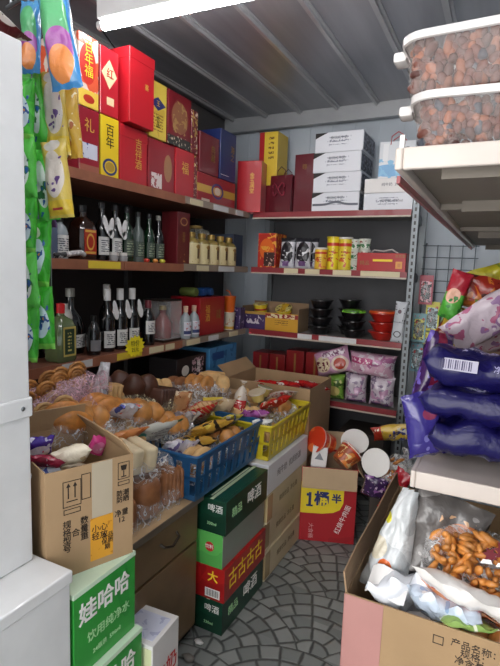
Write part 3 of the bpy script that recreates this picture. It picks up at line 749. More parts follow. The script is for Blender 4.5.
gl('yellow box with black brushed lettering and a blue ring, lower row of the top shelf', 1.70, 1.818, Z3, .262, p5, [('百\n年', .055, 0, .175, BINK)])
gl('plain red box with thin gold writing, lower row beside the yellow box', 1.822, 2.02, Z3, .255, GR, [('吉\n祥\n酒', .05, .03, .14, GOLD)], lidz=.8)
gl('dark red box with a white label at its foot, lower row of the top shelf', 2.03, 2.25, Z3, .245, prt('gift_lower_white', '8A1622', [('rect', .1, .5, .04, .34, 'D8CCC8'), ('blob', 40, .56, 'A05050', .1, .5, .04, .34), ('ell', .74, .5, .16, .28, '9C7048')], .35, coat=.3))
gl('red box with a small gold emblem, lower row behind the white-footed box', 2.26, 2.44, Z3, .25, GR, [('福', .07, 0, .15, GOLD)])
zt = Z3 + .266
gl('slim box with orange painting and yellow foot, upper row, nearest on the top shelf', 1.575, 1.692, zt, .285, p1, [('百\n年\n福', .052, 0, .19, YEL)])
gl('slim red box with a cream diamond label, upper row of the top shelf', 1.697, 1.815, zt, .28, p2, [('红', .045, .004, .175, REDI)])
gl('largest red box, plain and jutting out, upper row of the top shelf', 1.84, 2.02, zt - .003, .325, GR, [('喜', .03, .03, .18, GOLD)], xf=-1.58, lidz=.86)
gl('gold box with a blue diamond emblem, upper row of the top shelf', 2.03, 2.175, zt - .013, .27, p3, [('王', .03, 0, .167, GOLD), ('珍\n品', .03, .0, .08, BINK)])
gl('dark red box with a round ornate medallion, upper row of the top shelf', 2.185, 2.40, zt - .012, .27, p4)
gl('speckled dark red and gold slim box at the far end of the upper row', 2.405, 2.47, zt - .012, .23, p8)
gl('low red box with a gold band and ring emblem on the top shelf', 2.475, 2.93, Z3, .165, p7, None, d=.28)
gl('speckled slim red and gold box between the stacked rows and the banded box', 2.445, 2.472, Z3, .245, p8)
gl('dark red shiny box standing on the banded box, next to the blue one', 2.49, 2.71, Z3 + .168, .225, GD, [('典\n藏', .05, .04, .12, mat('dull_gold', '8C6A38', .4, .3))], d=.26)
gl('dark blue tall box standing on the banded box', 2.725, 2.925, Z3 + .168, .30, mat('gift_blue', '1E2C62', .4, coat=.2), [('海\n之', .05, .05, .17, mat('dull_gold', '8C6A38', .4, .3)), ('——', .05, -.04, .03, WINK)], d=.26)
t = gift('bright red gift box at the far end of the left top shelf, in the corner', .17, .13, .34, GR, (-1.60, 3.125, Z3), 10, [('金\n玉\n满\n堂', .036, .02, .19, GOLD)])
carton('plain dark red box under the yellow box in the corner of the back top shelf', 'carton', .15, .2, .20, GD, (-1.54, 3.32, Z3), 0)
t = gift('yellow box with a red spine, raised in the corner of the back top shelf', .14, .18, .36, prt('gift_red_yellow', 'D8B93A', [('rect', 0, .28, 0, 1, 'A81A20'), ('lines', .5, .8, .45, .9, 5, '6A4A18')], .4), (-1.53, 3.31, Z3 + .201), 0)
# back rack, top shelf
def paper_bag(label, w, d, h, m, loc, rot=0, ribbon=None, hand=WHITE):
    t = thing('gift_bag', label, 'gift bag', loc, rot)
    bm = bmesh.new()
    a = [(-w / 2, -d / 2), (w / 2, -d / 2), (w / 2, 0), (w / 2, d / 2), (-w / 2, d / 2), (-w / 2, 0)]
    lo = [bm.verts.new((x, y, 0)) for x, y in a]; mi = [bm.verts.new((x * (.97 if abs(y) < .001 else 1), y * .9, h * .55)) for x, y in a]
    hi = [bm.verts.new((x * (.90 if abs(y) < .001 else 1.01), y * .72, h)) for x, y in a]
    for p_, q_ in ((lo, mi), (mi, hi)):
        for i in range(6): bm.faces.new((p_[i], p_[(i + 1) % 6], q_[(i + 1) % 6], q_[i]))
    bm.faces.new(lo[::-1]); link('bag_body', bm, m, t)
    for s in (-1, 1):
        link('handle', tube([(-w * .2, s * d * .37, h - .02), (-w * .18, s * d * .38, h + .03), (0, s * d * .40, h + .055), (w * .18, s * d * .38, h + .03), (w * .2, s * d * .37, h - .02)], .0028, 6), hand, t, 60)
    if ribbon:
        pts = [(-.01 + .045 * math.sin(a) , -d / 2 - .004 - .006 * math.cos(a * 2), h * .62 + .07 * math.sin(2 * a) * .6) for a in [i * .35 for i in range(18)]]
        link('ribbon', tube(pts, .006, 6), ribbon, t, 60)
    return t
paper_bag('shiny maroon gift bag with a looped ribbon on the back top shelf', .165, .12, .255, GM, (-1.395, 3.215, Z3), -6, mat('maroon_ribbon', '8E3A48', .25, coat=.5), GM)
t = gift('tall maroon box between the ribboned bag and the white cartons', .145, .12, .385, mat('gift_plum', '5E1622', .28, coat=.5), (-1.235, 3.24, Z3), -4, [('尊', .04, 0, .30, mat('dull_gold', '8C6A38', .4, .3))])
WB = prt('white_carton_print', 'D3D6DC', [('lines', .3, .7, .35, .75, 2, '7A7F8C'), ('blob', 60, .64, 'A0A4B0', .25, .75, .3, .8)], .5)
ords = ['lowest', 'second from the shelf', 'third from the shelf', 'topmost']
for i in range(4):
    t = thing('white_carton', 'white carton with black corner stripe, %s in the stack of four' % ords[i], 'carton', (-1.0 + (.0, .004, -.003, .005)[i], 3.27, Z3 + .123 * i), 0, 'white cartons on the back top shelf')
    link('body', B(-.155, .155, -.15, .15, 0, .1215, .002), WB, t)
    bm = bmesh.new(); v = [bm.verts.new(c) for c in ((-.155, -.1508, .12), (-.155, -.1508, .085), (-.075, -.1508, .12))]; bm.faces.new(v); link('corner_stripe', bm, BINK, t)
    text(t, '有机纯牛奶', .022, (.0, -.1506, .085), mat('grey_ink', '5A5E68', .6)); 
    if i == 0:
        bm = bmesh.new()
        for k in range(24):
            x0 = -.15 + k * .0125; zc = .045 + .016 * math.exp(-((k - 12) / 4.) ** 2); v = [bm.verts.new(c) for c in ((x0, -.1506, zc - .008), (x0 + .0125, -.1506, zc - .008), (x0 + .0125, -.1506, zc + .006), (x0, -.1506, zc + .006))]; bm.faces.new(v)
        link('wave_stripe', bm, mat('grey_ink', '5A5E68', .6), t)
    link('side_print', B(.155, .1562, -.14, .14, .01, .112), prt('carton_side_dark', '6E7480', [('blob', 40, .5, '3A3E48'), ('blob', 60, .6, 'A8ACB8')], .5), t)
for i, (h, lab) in enumerate(((.105, 'lower wide white carton beside the stack of four on the back top shelf'), (.085, 'upper wide white carton beside the stack of four, under the picture bag'))):
    t = thing('white_carton', lab, 'carton', (-.665, 3.26, Z3 + (0, .107)[i]), 0)
    link('body', B(-.150, .145, -.14, .14, 0, h, .002), WHITE if i else WB, t); text(t, '纯牛奶  250ml', .022, (.02, -.1406, h * .55), mat('grey_ink', '5A5E68', .6))
paper_bag('white picture gift bag with blue print and red handles on the wide white cartons', .21, .12, .235, prt('picture_bag', 'D8DCE0', [('ell', .3, .25, .5, .16, '6FA6D0'), ('blob', 18, .58, '7FB8D8', 0, 1, 0, .55), ('ring', .78, .72, .14, .13, '23262A'), ('rect', .1, .25, .5, .95, 'E6E8EA')], .4), (-.655, 3.27, Z3 + .195), 4, None, REDI)

# ================================================================== LIQUOR, SECOND LEFT SHELF (z 1.515)
Z2 = SH[2] + .001; Z1 = SH[1] + .001; Z0 = SH[0] + .001
GLB = mat('dark_glass', '10140F', .08, coat=1); GLG = mat('green_glass', '12301C', .08, coat=1); GLC = mat('clear_glass', 'D8E4E0', .05, trans=.85); AMB = mat('amber_glass', '2A140A', .08, coat=1)
BLU = mat('bluegrey_glass', '57637A', .15, coat=.6); PORC = mat('white_porcelain', 'C9C6C0', .25, coat=.6)
LABW = prt('label_white', 'D6D6D2', [('lines', .1, .9, .15, .85, 6, '3A3C48')], .5); LABR = prt('label_red_gold', 'A02A18', [('ring', .5, .5, .34, .34, 'D0A24A'), ('rect', .05, .95, .03, .12, 'D0A24A'), ('rect', .05, .95, .88, .97, 'D0A24A')], .4)
LABG = prt('label_green_gold', '1E3A26', [('rect', 0, .12, 0, 1, 'B9A85A'), ('rect', .88, 1, 0, 1, 'B9A85A'), ('rect', 0, 1, 0, .07, 'B9A85A'), ('rect', 0, 1, .93, 1, 'B9A85A'), ('lines', .35, .65, .15, .85, 6, 'C9BE70')], .4)
LABC = prt('label_cream_gold', 'CDBF90', [('rect', .38, .62, .25, .8, '5A4424'), ('ell', .5, .82, .2, .1, '8A6A2E'), ('blob', 60, .6, '9C8448', .1, .9, .05, .3)], .45)
wine = [(0, 0), (.034, 0), (.037, .01), (.037, .15), (.030, .185), (.014, .21), (.0135, .27)]
wcap = [(.0155, .262), (.0155, .29), (0, .291)]
def bl(label, y, zz, prof, m, x=-1.70, **k): return bottle(label, prof, m, (x, y, zz), 90, **k)
flask = [(0, 0), (.045, 0), (.05, .012), (.05, .13), (.042, .165), (.018, .19), (.016, .215)]
bl('blue grey square bottle at the near end of the second shelf', 1.45, Z2, [(0, 0), (.05, 0), (.052, .01), (.052, .14), (.044, .17), (.02, .185), (.019, .20)], BLU, cap=[(.021, .195), (.021, .22), (0, .222)], capm=BLACK, sq=(.03, .9))
bl('small clear bottle with a white label and black cap on the second shelf', 1.54, Z2, [(0, 0), (.034, 0), (.036, .01), (.036, .11), (.028, .135), (.013, .15), (.013, .16)], mat('pale_glass', '9AA4A8', .1, coat=.8), cap=[(.016, .155), (.016, .185), (0, .187)], capm=BLACK, lab=(.036, .02, .10), labm=LABW)
bl('square dark whisky bottle with a red and gold label on the second shelf', 1.67, Z2, flask, AMB, cap=[(.019, .21), (.019, .24), (0, .242)], capm=BLACK, lab=(.035, .025, .135), labm=LABR, sq=(.03, .95))
GLD = mat('black_glass', '0E1012', .07, coat=1)
ys = [(1.79, 'black bottle with white figure-shaped neck tag, nearer of the pair on the second shelf', GLD, 1), (1.88, 'black bottle with white figure-shaped neck tag, farther of the pair on the second shelf', GLD, 1), (1.965, 'slim green glass bottle just past the tagged pair on the second shelf', GLG, 0),
      (2.05, 'frosted clear bottle standing among the dark ones on the second shelf', mat('frosted_glass', '5A6460', .3, coat=.4), 0), (2.14, 'dark green bottle next to the red tall box, farther back on the second shelf', GLG, 0), (2.22, 'black bottle with a pale neck beside the tall red box on the second shelf', GLD, 0)]
def neck_tag(t, z, sc=1):
    bm = bmesh.new()
    for (a, b, rx, rz, rot) in ((-.018, 0, .013, .045, 20), (.014, -.008, .015, .045, -15), (.018, -.04, .016, .02, 0)):
        vs = []
        for yy in (-.0015, .0015):
            vs.append([bm.verts.new((sc * (a + rx * math.cos(q) * math.cos(R(rot)) - rz * math.sin(q) * math.sin(R(rot))), yy, sc * (b + rx * math.cos(q) * math.sin(R(rot)) + rz * math.sin(q) * math.cos(R(rot))))) for q in [i * math.pi / 8 for i in range(16)]])
        bm.faces.new(vs[0]); bm.faces.new(vs[1][::-1])
        for i in range(16): bm.faces.new((vs[0][i], vs[1][i], vs[1][(i + 1) % 16], vs[0][(i + 1) % 16]))
    link('neck_tag', bm, mat('tag_white', 'E2E2E2', .5), t, None, (0, -.045, z))
for (y, lab, m, tg) in ys:
    t = bl(lab, y, Z2, wine, m, sc=.92 if y < 2.0 else .88, cap=wcap, capm=mat('cap_dark', '2A2A2C', .3) if y != 2.22 else mat('cap_pale', '9A9A92', .4), lab=(.037, .03, .12), labm=prt('label_dim', '3E4A40', [('lines', .1, .9, .1, .9, 5, '8E9A80')], .5) if not tg else LABW)
    if tg: neck_tag(t, .165)
for k, y in enumerate((1.80, 1.865)):
    o = bottle('tiny white-capped jar in front of the tagged bottles, %s one' % ('nearer', 'farther')[k], [(0, 0), (.02, 0), (.022, .02), (.018, .03)], mat('jar_grey', '8C8C8C', .2, coat=.5), (-1.635, y, Z2), 90, cap=[(.02, .028), (.02, .042), (0, .043)], capm=PORC, name='small_jar', cat='jar')
t = thing('grey_cloth_band', 'folded grey and white striped band lying on the near end of the second shelf', 'cloth band', (-1.615, 1.52, Z2), 90)
bm = bmesh.new(); tube([(-.09, -.005, .012), (-.05, -.015, .016), (0, -.012, .024), (.05, -.01, .03), (.075, .0, .022)], .011, 8, bm); link('band', bm, prt('band_cloth', 'A9A7A8', [('rect', 0, .3, 0, 1, '2A2A2C'), ('blob', 70, .6, 'D8D8D8')], .7), t, 60)
gift('tall narrow dark red box with gold ornaments standing between bottles on the second shelf', .12, .11, .29, prt('tall_ornate', '5C161C', [('ring', .5, .82, .3, .08, 'A87A4A'), ('blob', 50, .6, 'A87A4A', .2, .8, .04, .2)], .4, coat=.2), L(2.31, 2.43, Z2, .11, -1.635), 90, [('酱\n香', .03, 0, .15, mat('dull_gold', '8C6A38', .4, .3))])
for i in range(5):
    bl('round cream-labelled gold-capped wine jar, %s in the row of five' % ['nearest', 'second nearest', 'middle', 'second farthest', 'farthest'][i], 2.50 + .112 * i, Z2, [(0, 0), (.048, 0), (.052, .008), (.052, .13), (.04, .15), (.022, .158), (.022, .17)], mat('wine_amber', '8C7A40', .15, coat=.8), x=-1.67, cap=[(.025, .165), (.025, .19), (0, .192)], capm=mat('cap_gold', 'A88A48', .3, .5), lab=(.052, .006, .128), labm=LABC, group='cream-labelled wine jars')
t = thing('glass_jar', 'clear domed glass jar behind the row of cream-labelled wine jars', 'jar', (-1.80, 2.74, Z2), 0)
link('body', lathe([(0, 0), (.10, 0), (.11, .02), (.11, .17), (.09, .22), (.04, .235)], 24), film('jar_glass', 'D8D8C8', .25, .4, 8), t, 60); link('lid', lathe([(.045, .233), (.045, .25), (0, .255)], 20), mat('cap_gold', 'A88A48', .3, .5), t, 50)
link('contents', lathe([(0, .004), (.098, .004), (.104, .02), (.104, .12), (0, .125)], 24), mat('dried_fruit', '6E4A2C', .6, var=.4, vs=40), t, 50)
gift('dim blue grey carton at the far end of the second left shelf', .14, .2, .22, mat('dim_blue_card', '3C4658', .6), L(3.03, 3.0981, Z2, .2, -1.66), 90)
for k, (y, c, nm) in enumerate(((2.03, 'C03A2A', 'red'), (2.10, 'D88A3A', 'orange'), (2.16, 'C8C03A', 'yellow green'))):
    o = link('candy_twist', blob_bm(.016, .014, .012, k, .3, 2, 4), mat('candy_' + c, c, .3, coat=.5), None, 180, (-1.625, y, Z2 + .011)); tag(o, 'small %s wrapped sweet on the front edge of the second shelf' % nm, 'sweet')

# ================================================================== THIRD LEFT SHELF (z 1.083)
bl('dark bottle behind the green flask at the near end of the third shelf', 1.50, Z1, wine, GLD, x=-1.80, cap=wcap, capm=BLACK)
bl('flat clear flask with a dark green gold-bordered label and red cap on the third shelf', 1.50, Z1, [(0, 0), (.046, 0), (.052, .012), (.052, .14), (.04, .175), (.016, .195), (.015, .21)], mat('green_tint_glass', '5E6E4A', .08, coat=1), x=-1.655, cap=[(.018, .205), (.017, .245), (0, .248)], capm=REDI, lab=(.034, .025, .15), labm=LABG, sq=(.03, .95))
bl('white gourd-shaped porcelain bottle on the third shelf', 1.60, Z1, [(0, 0), (.04, 0), (.048, .04), (.044, .09), (.026, .125), (.03, .15), (.034, .175), (.028, .20), (.012, .215)], PORC, x=-1.74, cap=[(.016, .213), (.016, .235), (0, .237)], capm=PORC)
bl('big dark jug-shaped bottle with a handle on the third shelf', 1.67, Z1, [(0, 0), (.06, 0), (.065, .02), (.065, .12), (.05, .17), (.02, .21), (.018, .27)], GLD, x=-1.78, cap=[(.021, .262), (.021, .30), (0, .302)], capm=mat('cap_pale', '9A9A92', .4), lab=(.065, .03, .09), labm=LABW)
bl('short dark bottle with a grey label in front of the jug-shaped one', 1.695, Z1, [(0, 0), (.03, 0), (.032, .01), (.032, .10), (.025, .13), (.012, .15), (.012, .16)], GLD, x=-1.66, cap=[(.014, .155), (.014, .18), (0, .182)], capm=BLACK, lab=(.032, .02, .07), labm=mat('label_grey', '7C7C80', .5))
for i, y in enumerate((1.805, 1.895, 1.985)):
    t = bl('white-capped black bottle with white slipper-shaped neck tag, %s of three on third shelf' % ('nearest', 'middle', 'farthest')[i], y, Z1, wine, GLD, x=-1.68, sc=1.0, cap=[(.017, .245), (.017, .30), (0, .302)], capm=mat('cap_white', 'D8D8D6', .35), lab=(.037, .02, .10), labm=LABW, group='white-capped tagged bottles')
    bm = lathe([(0, .003), (.016, .003), (.017, 0), (.016, -.003), (0, -.003)], 20, mtx=Matrix.Rotation(R(90), 4, 'X') ); 
    for v in bm.verts: v.co.z *= 2.9; v.co.x *= .8 + .35 * (1 if v.co.z < 0 else 0)
    link('neck_tag', bm, mat('tag_white', 'E2E2E2', .5), t, 40, (.012, -.042, .20), (0, R(-14), 0))
bl('fourth white-capped bottle standing behind the three tagged ones', 1.93, Z1, wine, GLD, x=-1.80, sc=1.05, cap=[(.017, .245), (.017, .30), (0, .302)], capm=mat('cap_white', 'D8D8D6', .35))
# starburst tag
t = thing('price_star', 'yellow starburst price card hung on the third shelf edge', 'price card', (-1.588, 1.90, 1.105), 90)
bm = bmesh.new(); n = 28; 
for yy in (-.001, .001): pass
vs = [[bm.verts.new(((.075 if i % 2 else .058) * math.cos(2 * math.pi * i / n), yy, (.055 if i % 2 else .043) * math.sin(2 * math.pi * i / n))) for i in range(n)] for yy in (-.001, .001)]
bm.faces.new(vs[0]); bm.faces.new(vs[1][::-1])
for i in range(n): bm.faces.new((vs[0][i], vs[0][(i + 1) % n], vs[1][(i + 1) % n], vs[1][i]))
link('card', bm, mat('star_yellow', 'F0E022', .5), t); text(t, '特价', .032, (0, -.0015, .012), mat('tag_ink', '6E6A20', .6)); text(t, '25元', .028, (0, -.0015, -.018), mat('tag_ink', '6E6A20', .6))
bl('dark bottle with a lettered white label just past the yellow star card', 2.09, Z1, [(0, 0), (.034, 0), (.036, .01), (.036, .13), (.028, .165), (.013, .185), (.013, .20)], GLD, x=-1.66, cap=[(.017, .195), (.017, .235), (0, .237)], capm=mat('cap_maroon', '6A2A34', .3), lab=(.036, .06, .13), labm=LABW)
t = thing('display_case', 'clear acrylic case holding a red bottle on the third shelf', 'display case', (-1.70, 2.27, Z1), 90)
bm = bmesh.new(); box(bm, -.085, .085, -.07, .07, 0, .012); link('case_lid', B(-.085, .085, -.07, .07, .225, .232), mat('case_dark', '2E241E', .3, coat=.4), t); link('case_base', bm, mat('case_dark', '2E241E', .3, coat=.4), t)
bm = bmesh.new()
for (a, b, c, d) in ((-.085, -.082, -.07, .07), (.082, .085, -.07, .07), (-.085, .085, -.07, -.067), (-.085, .085, .067, .07)): box(bm, a, b, c, d, .012, .225)
link('clear_panel', bm, film('acrylic', 'F0F0F0', .10, .16, 4), t)
bottle('round red bottle with a gold band inside the acrylic case', [(0, 0), (.05, 0), (.058, .04), (.055, .09), (.03, .125), (.018, .14), (.02, .165)], mat('red_lacquer', '7A1418', .2, coat=1), (-1.70, 2.27, Z1 + .013), 90, cap=[(.022, .16), (.02, .185), (0, .19)], capm=mat('cap_gold', 'A88A48', .3, .5), lab=(.052, .07, .09), labm=GOLD)
for i, y in enumerate((2.41, 2.50)):
    bl('small pink-capped bottle with blue and white label, %s of two by the acrylic case' % ('nearer', 'farther')[i], y, Z1, [(0, 0), (.032, 0), (.034, .01), (.034, .10), (.026, .13), (.012, .15), (.012, .16)], mat('pale_glass', '9AA4A8', .1, coat=.8), x=-1.64, cap=[(.015, .155), (.015, .19), (0, .192)], capm=mat('cap_peach', 'C8A08A', .4), lab=(.034, .02, .10), labm=prt('label_bluewhite', 'C9CBD4', [('rect', 0, 1, .1, .35, '2E3A6A'), ('blob', 60, .55, 'B03838', .1, .9, .4, .9)], .5))
gift('wide red gift box with gold wording on the third shelf', .30, .22, .235, mat('gift_scarlet', '9A1420', .35, coat=.35), L(2.55, 2.85, Z1, .22, -1.63), 90, [('福\n酒', .055, -.06, .13, GOLD), ('五粮\n佳酿', .03, .07, .12, mat('dull_gold', '8C6A38', .4, .3))])
for i, (y, c, nm, r) in enumerate(((2.56, '7A8A4A', 'green', .03), (2.66, '2E5AA0', 'blue', .028), (2.74, '3A66A8', 'bright blue', .028))):
    o = thing('drink_can', '%s can lying on top of the wide red gift box' % nm, 'can', (-1.72, y, Z1 + .236 + r), (R(90), 0, R(90)))
    link('body', lathe([(0, -.055), (r * .85, -.055), (r, -.045), (r, .045), (r * .85, .055), (0, .055)], 20), mat('can_' + c, c, .25, .5), o, 50)
t = thing('cup_tower', 'two stacked drink cups, orange above white, at the end of the third left shelf', 'cups', (-1.66, 2.97, Z1), 0)
link('lower_cup', lathe([(0, 0), (.034, 0), (.042, .11), (.044, .112), (.044, .12), (0, .121)], 20), prt('cup_whiteyellow', 'D8D2BE', [('rect', 0, 1, .05, .2, 'D8A83A'), ('blob', 40, .56, 'C87A3A', 0, 1, .3, .7)], .4), t, 50)
link('upper_cup', lathe([(0, .122), (.034, .122), (.042, .22), (.045, .225), (.045, .232), (0, .234)], 20), mat('cup_orange', 'D8641E', .35, coat=.3), t, 50)
link('straw', tube([(.01, 0, .234), (-.005, 0, .262), (-.03, 0, .268)], .004), mat('cup_orange', 'D8641E', .35), t, 50)
t = gift('small dark purple pack at the far end of the third left shelf', .07, .12, .15, prt('dim_purple', '3E2E5A', [('blob', 30, .6, '9A8AA8')], .4), (-1.66, 3.055, Z1), 90)
# lowest left shelf
NOOB = prt('black_noodle_box', '1A1618', [('ell', .28, .5, .12, .2, 'D8D4CC'), ('blob', 50, .5, 'C8A8B0', .5, .9, .25, .9), ('rect', .55, .85, .1, .2, 'B03050')], .4)
z_ = Z0
for k in range(2):
    gl(('black noodle carton with white cartoon-like lettering, %s of two on the lowest left shelf' % ('lower', 'upper')[k]).replace('cartoon-like ', ''), 2.30, 2.62, z_ + .16 * k, .158, NOOB, [('辣\n面', .04, .07, .085, WINK)] if k else None, d=.2)
for k in range(2):
    gl('light blue carton with dark blue print, %s of two beside the black noodle cartons' % ('lower', 'upper')[k], 2.66, 3.02, z_ + .17 * k, .165, prt('light_blue_carton', '4A8EC0', [('blob', 14, .6, '2E6AA0'), ('rect', .1, .5, .5, .8, '1E4A8A')], .4), d=.24)

# ================================================================== BACK RACK, SECOND SHELF (z 1.515)
def bk(x0, x1, z, d=.2, yf=3.12): return ((x0 + x1) / 2, yf + d / 2, z)
gift('orange and red display box at the left end of the back second shelf', .135, .18, .235, prt('display_red', 'B0281C', [('ell', .5, .55, .4, .3, 'D8641E'), ('blob', 30, .58, 'E0A03A'), ('rect', .35, .95, .05, .45, '3A1C18'), ('blob', 60, .6, 'C8A89A', .35, .95, .05, .45)], .4), bk(-1.53, -1.40, Z2, .18), 0)
bwp = prt('black_white_pack', 'B9B9C0', [('ell', .5, .5, .4, .36, '1E1C22'), ('blob', 26, .56, 'D0D0D4'), ('rect', 0, 1, .86, 1, '2A2A30'), ('rect', .3, .7, .1, .25, '6A4A7A')], .3, bump=.3)
for i, x in enumerate((-1.33, -1.215)):
    pack('black and silver coffee-like pouch, %s of the pair on the back second shelf' % ('left', 'right')[i], .115, .21, .05, bwp, (x, 3.17, Z2 + .103), (-5, 0, (-4, 6)[i]), seed=20 + i)
    pack('black and silver pouch standing behind the %s front pouch on the back second shelf' % ('left', 'right')[i], .115, .215, .05, bwp, (x + .02, 3.25, Z2 + .105), (-5, 0, 3), seed=24 + i)
for i, (x, r, h, c1, lab) in enumerate(((-1.085, .040, .135, 'E2B83A', 'short yellow snack cup with a white lid on the back second shelf'), (-1.025, .043, .21, 'E3CF2E', 'tall bright yellow snack can, left of two on the back second shelf'), (-.935, .043, .205, 'DCC63A', 'tall yellow snack can, right of two on the back second shelf'))):
    t = thing('snack_can', lab, 'can', (x, (3.155, 3.225, 3.20)[i], Z2), 0)
    link('body', lathe([(0, 0), (r, 0), (r, h)], 24), prt('can_yel%d' % i, c1, [('blob', 30, .6, 'C85A2A', 0, 1, .1, .7), ('rect', 0, 1, .75, .85, 'C03A2A'), ('lines', .3, .7, .3, .6, 3, '9A3A1E')], .35, coat=.3), t, 40)
    link('lid', lathe([(r, h - .004), (r + .003, h - .002), (r + .003, h + .008), (0, h + .009)], 24), WHITE if i != 1 else YELP, t, 40)
for i, x in enumerate((-.875, -.80)):
    t = thing('cup_stack', 'white and green stacked paper cups, %s column on the back second shelf' % ('left', 'right')[i], 'cups', (x, 3.17 + .05 * (1 - i), Z2), 0)
    for k in range(3):
        link('cup', lathe([(0, .068 * k), (.030, .068 * k), (.037, .068 * k + .062), (.039, .068 * k + .066), (0, .068 * k + .0665)], 20), prt('cup_wg', 'C9CEC2', [('rect', 0, 1, .15, .5, '3E7A4A'), ('blob', 50, .56, 'E2E2DA', 0, 1, .15, .5), ('blob', 50, .6, '8A3A3A', 0, 1, .5, .8)], .4), t, 40)
t = thing('gift_carton', 'red carton with a yellow strip and white string handle on the back second shelf', 'carton', (-.685, 3.21, Z2), 0)
link('body', B(-.15, .15, -.085, .085, 0, .115, .003), prt('red_carton_small', 'A81A1E', [('blob', 5, .6, '981418'), ('rect', .80, .93, .18, .55, 'D8963A'), ('rect', .84, .90, .26, .45, 'C87A3A')], .4, coat=.2), t)
link('yellow_strip', B(-.05, .07, -.0865, -.085, .062, .076), YEL, t)
link('string_handle', tube([(-.09, 0, .113), (-.06, -.02, .135), (0, -.02, .128), (.05, -.015, .14), (.09, 0, .113)], .005), mat('string_white', 'B8B4B0', .7), t, 60)
text(t, '原浆酒', .02, (.115, -.0865, .095), mat('dull_gold', '8C6A38', .4, .3)); text(t, '精品', .03, (-.10, -.0865, .05), mat('dull_gold', '8C6A38', .4, .3))

# third shelf of the rack (z 1.083)
t = thing('display_carton', 'low open purple and yellow display carton on the back third shelf', 'carton', (-1.425, 3.22, Z1), 0)
bm = bmesh.new(); box(bm, -.215, .215, -.10, -.096, 0, .125); box(bm, -.215, .215, .096, .10, 0, .19); box(bm, -.215, -.211, -.096, .096, 0, .16); box(bm, .211, .215, -.096, .096, 0, .16); box(bm, -.211, .211, -.096, .096, 0, .004)
link('body', bm, CARDD, t)
link('purple_print', B(-.214, -.03, -.1012, -.1002, .002, .124), prt('purple_print', '3E2A5A', [('blob', 30, .56, 'C8C0C8', .08, .92, .3, .8), ('rect', 0, 1, .85, 1, 'B08A3A')], .5), t)
link('yellow_print', B(-.03, .214, -.1012, -.1002, .002, .124), prt('yellow_print', 'C8962A', [('rect', 0, 1, .72, .95, '8E2A2A'), ('blob', 40, .5, 'D8C8A0', .05, .9, .72, .95), ('lines', .3, .7, .35, .6, 2, '6A4A1E')], .5), t)
for i, (x, r) in enumerate(((-1.535, .05), (-1.335, .055))):
    cup('yellow cup with a %s lid in the purple and yellow display carton, %s' % (('red rimmed', 'printed')[i], ('left', 'right')[i]), r * .75, r, .135, prt('cup_yel', 'D8BE2A', [('rect', 0, 1, .7, .8, 'B03A2A')], .4), (x, 3.22, Z1 + .04), (8, 0, 0) if i == 0 else (28, 0, 0), prt('lid_print', 'D0C078', [('ring', .5, .5, .4, .5, 'C8A02A'), ('blob', 50, .58, '5A4A2A')], .4), rim=YELP)
BOWLB = mat('bowl_black', '141416', .3, coat=.4)
def bowl_stack(label, x, y, n, m, r=.075, lid=None, step=.05, z=Z1):
    t = thing('bowl_stack', label, 'noodle bowls', (x, y, z), 0)
    for k in range(n):
        b = link('bowl', lathe([(0, step * k * 1.0), (r * .62, step * k), (r * .97, step * k + step * .86), (r * 1.06, step * k + step * .88), (r * 1.06, step * k + step * .97), (0, step * k + step * .98)], 26), m, t, 40)
    if lid: link('lid', lathe([(r * 1.06, step * n - .001), (r * 1.0, step * n + .012), (r * .5, step * n + .016), (0, step * n + .014)], 26), lid, t, 40)
    return t
bowl_stack('left column of stacked black noodle bowls on the back third shelf', -1.08, 3.20, 4, BOWLB, .078, None, .058)
bowl_stack('middle column of stacked black noodle bowls, farther back on the third shelf', -.915, 3.32, 4, BOWLB, .075, None, .06)
bowl_stack('column of black noodle bowls topped by a bright green lid', -.85, 3.19, 3, BOWLB, .075, prt('lid_green', '7EC83A', [('ell', .5, .5, .3, .3, '3A6A2A'), ('blob', 60, .56, '2E5A22')], .4), .055)
bowl_stack('red and orange noodle bowls stacked three high on the back third shelf', -.66, 3.20, 3, mat('bowl_red', 'A8241C', .3, coat=.5), .088, mat('lid_orange', 'C8501E', .35, coat=.4), .058)
t = thing('sachet_strip', 'white strip of printed sachets hanging at the right end of the back third shelf', 'sachets', (-.545, 3.112, Z1 + .13), (R(-3), R(4), 0))
link('strip', pillow_bm(.075, .25, .03, 3, .04, .006), prt('sachet', 'B9BEC4', [('blob', 40, .62, '4A4A50'), ('ring', .5, .2, .3, .08, '3A3A3E'), ('ell', .45, .75, .15, .05, '5A3A4A'), ('rect', 0, 1, .48, .5, '8A8E94')], .35), t, 60)

# lowest rack shelf (z .655)
REDT = mat('tin_red', '7A1418', .35, coat=.4)
for i, (x, w, h) in enumerate(((-1.50, .12, .26), (-1.37, .12, .26), (-1.235, .13, .30), (-1.09, .13, .30))):
    t = gift('dark red gift tin with gold line, %s of four on lowest rack shelf' % ('leftmost', 'second from left', 'second from right', 'rightmost')[i], w, .16, h, REDT, (x, 3.24, Z0), 0)
    link('gold_line', B(-w * .05, w * .05, -.0815, -.08, .02, h - .02), mat('dull_gold', '8C6A38', .4, .3), t)
NPK = prt('pink_noodle_pack', 'C9A0B4', [('blob', 12, .56, 'A86A92'), ('blob', 26, .58, 'D8CCD4'), ('rect', .08, .55, .55, .8, 'B04A78'), ('blob', 50, .55, 'E2C8D4', .1, .5, .58, .78)], .25, coat=.4, bump=.3)
NPK2 = prt('pink_white_pack', 'C6BCC6', [('blob', 10, .54, 'B58AA8'), ('blob', 35, .58, '8A7A92'), ('rect', .15, .85, .05, .15, '6A4A7A')], .25, coat=.4, bump=.3)
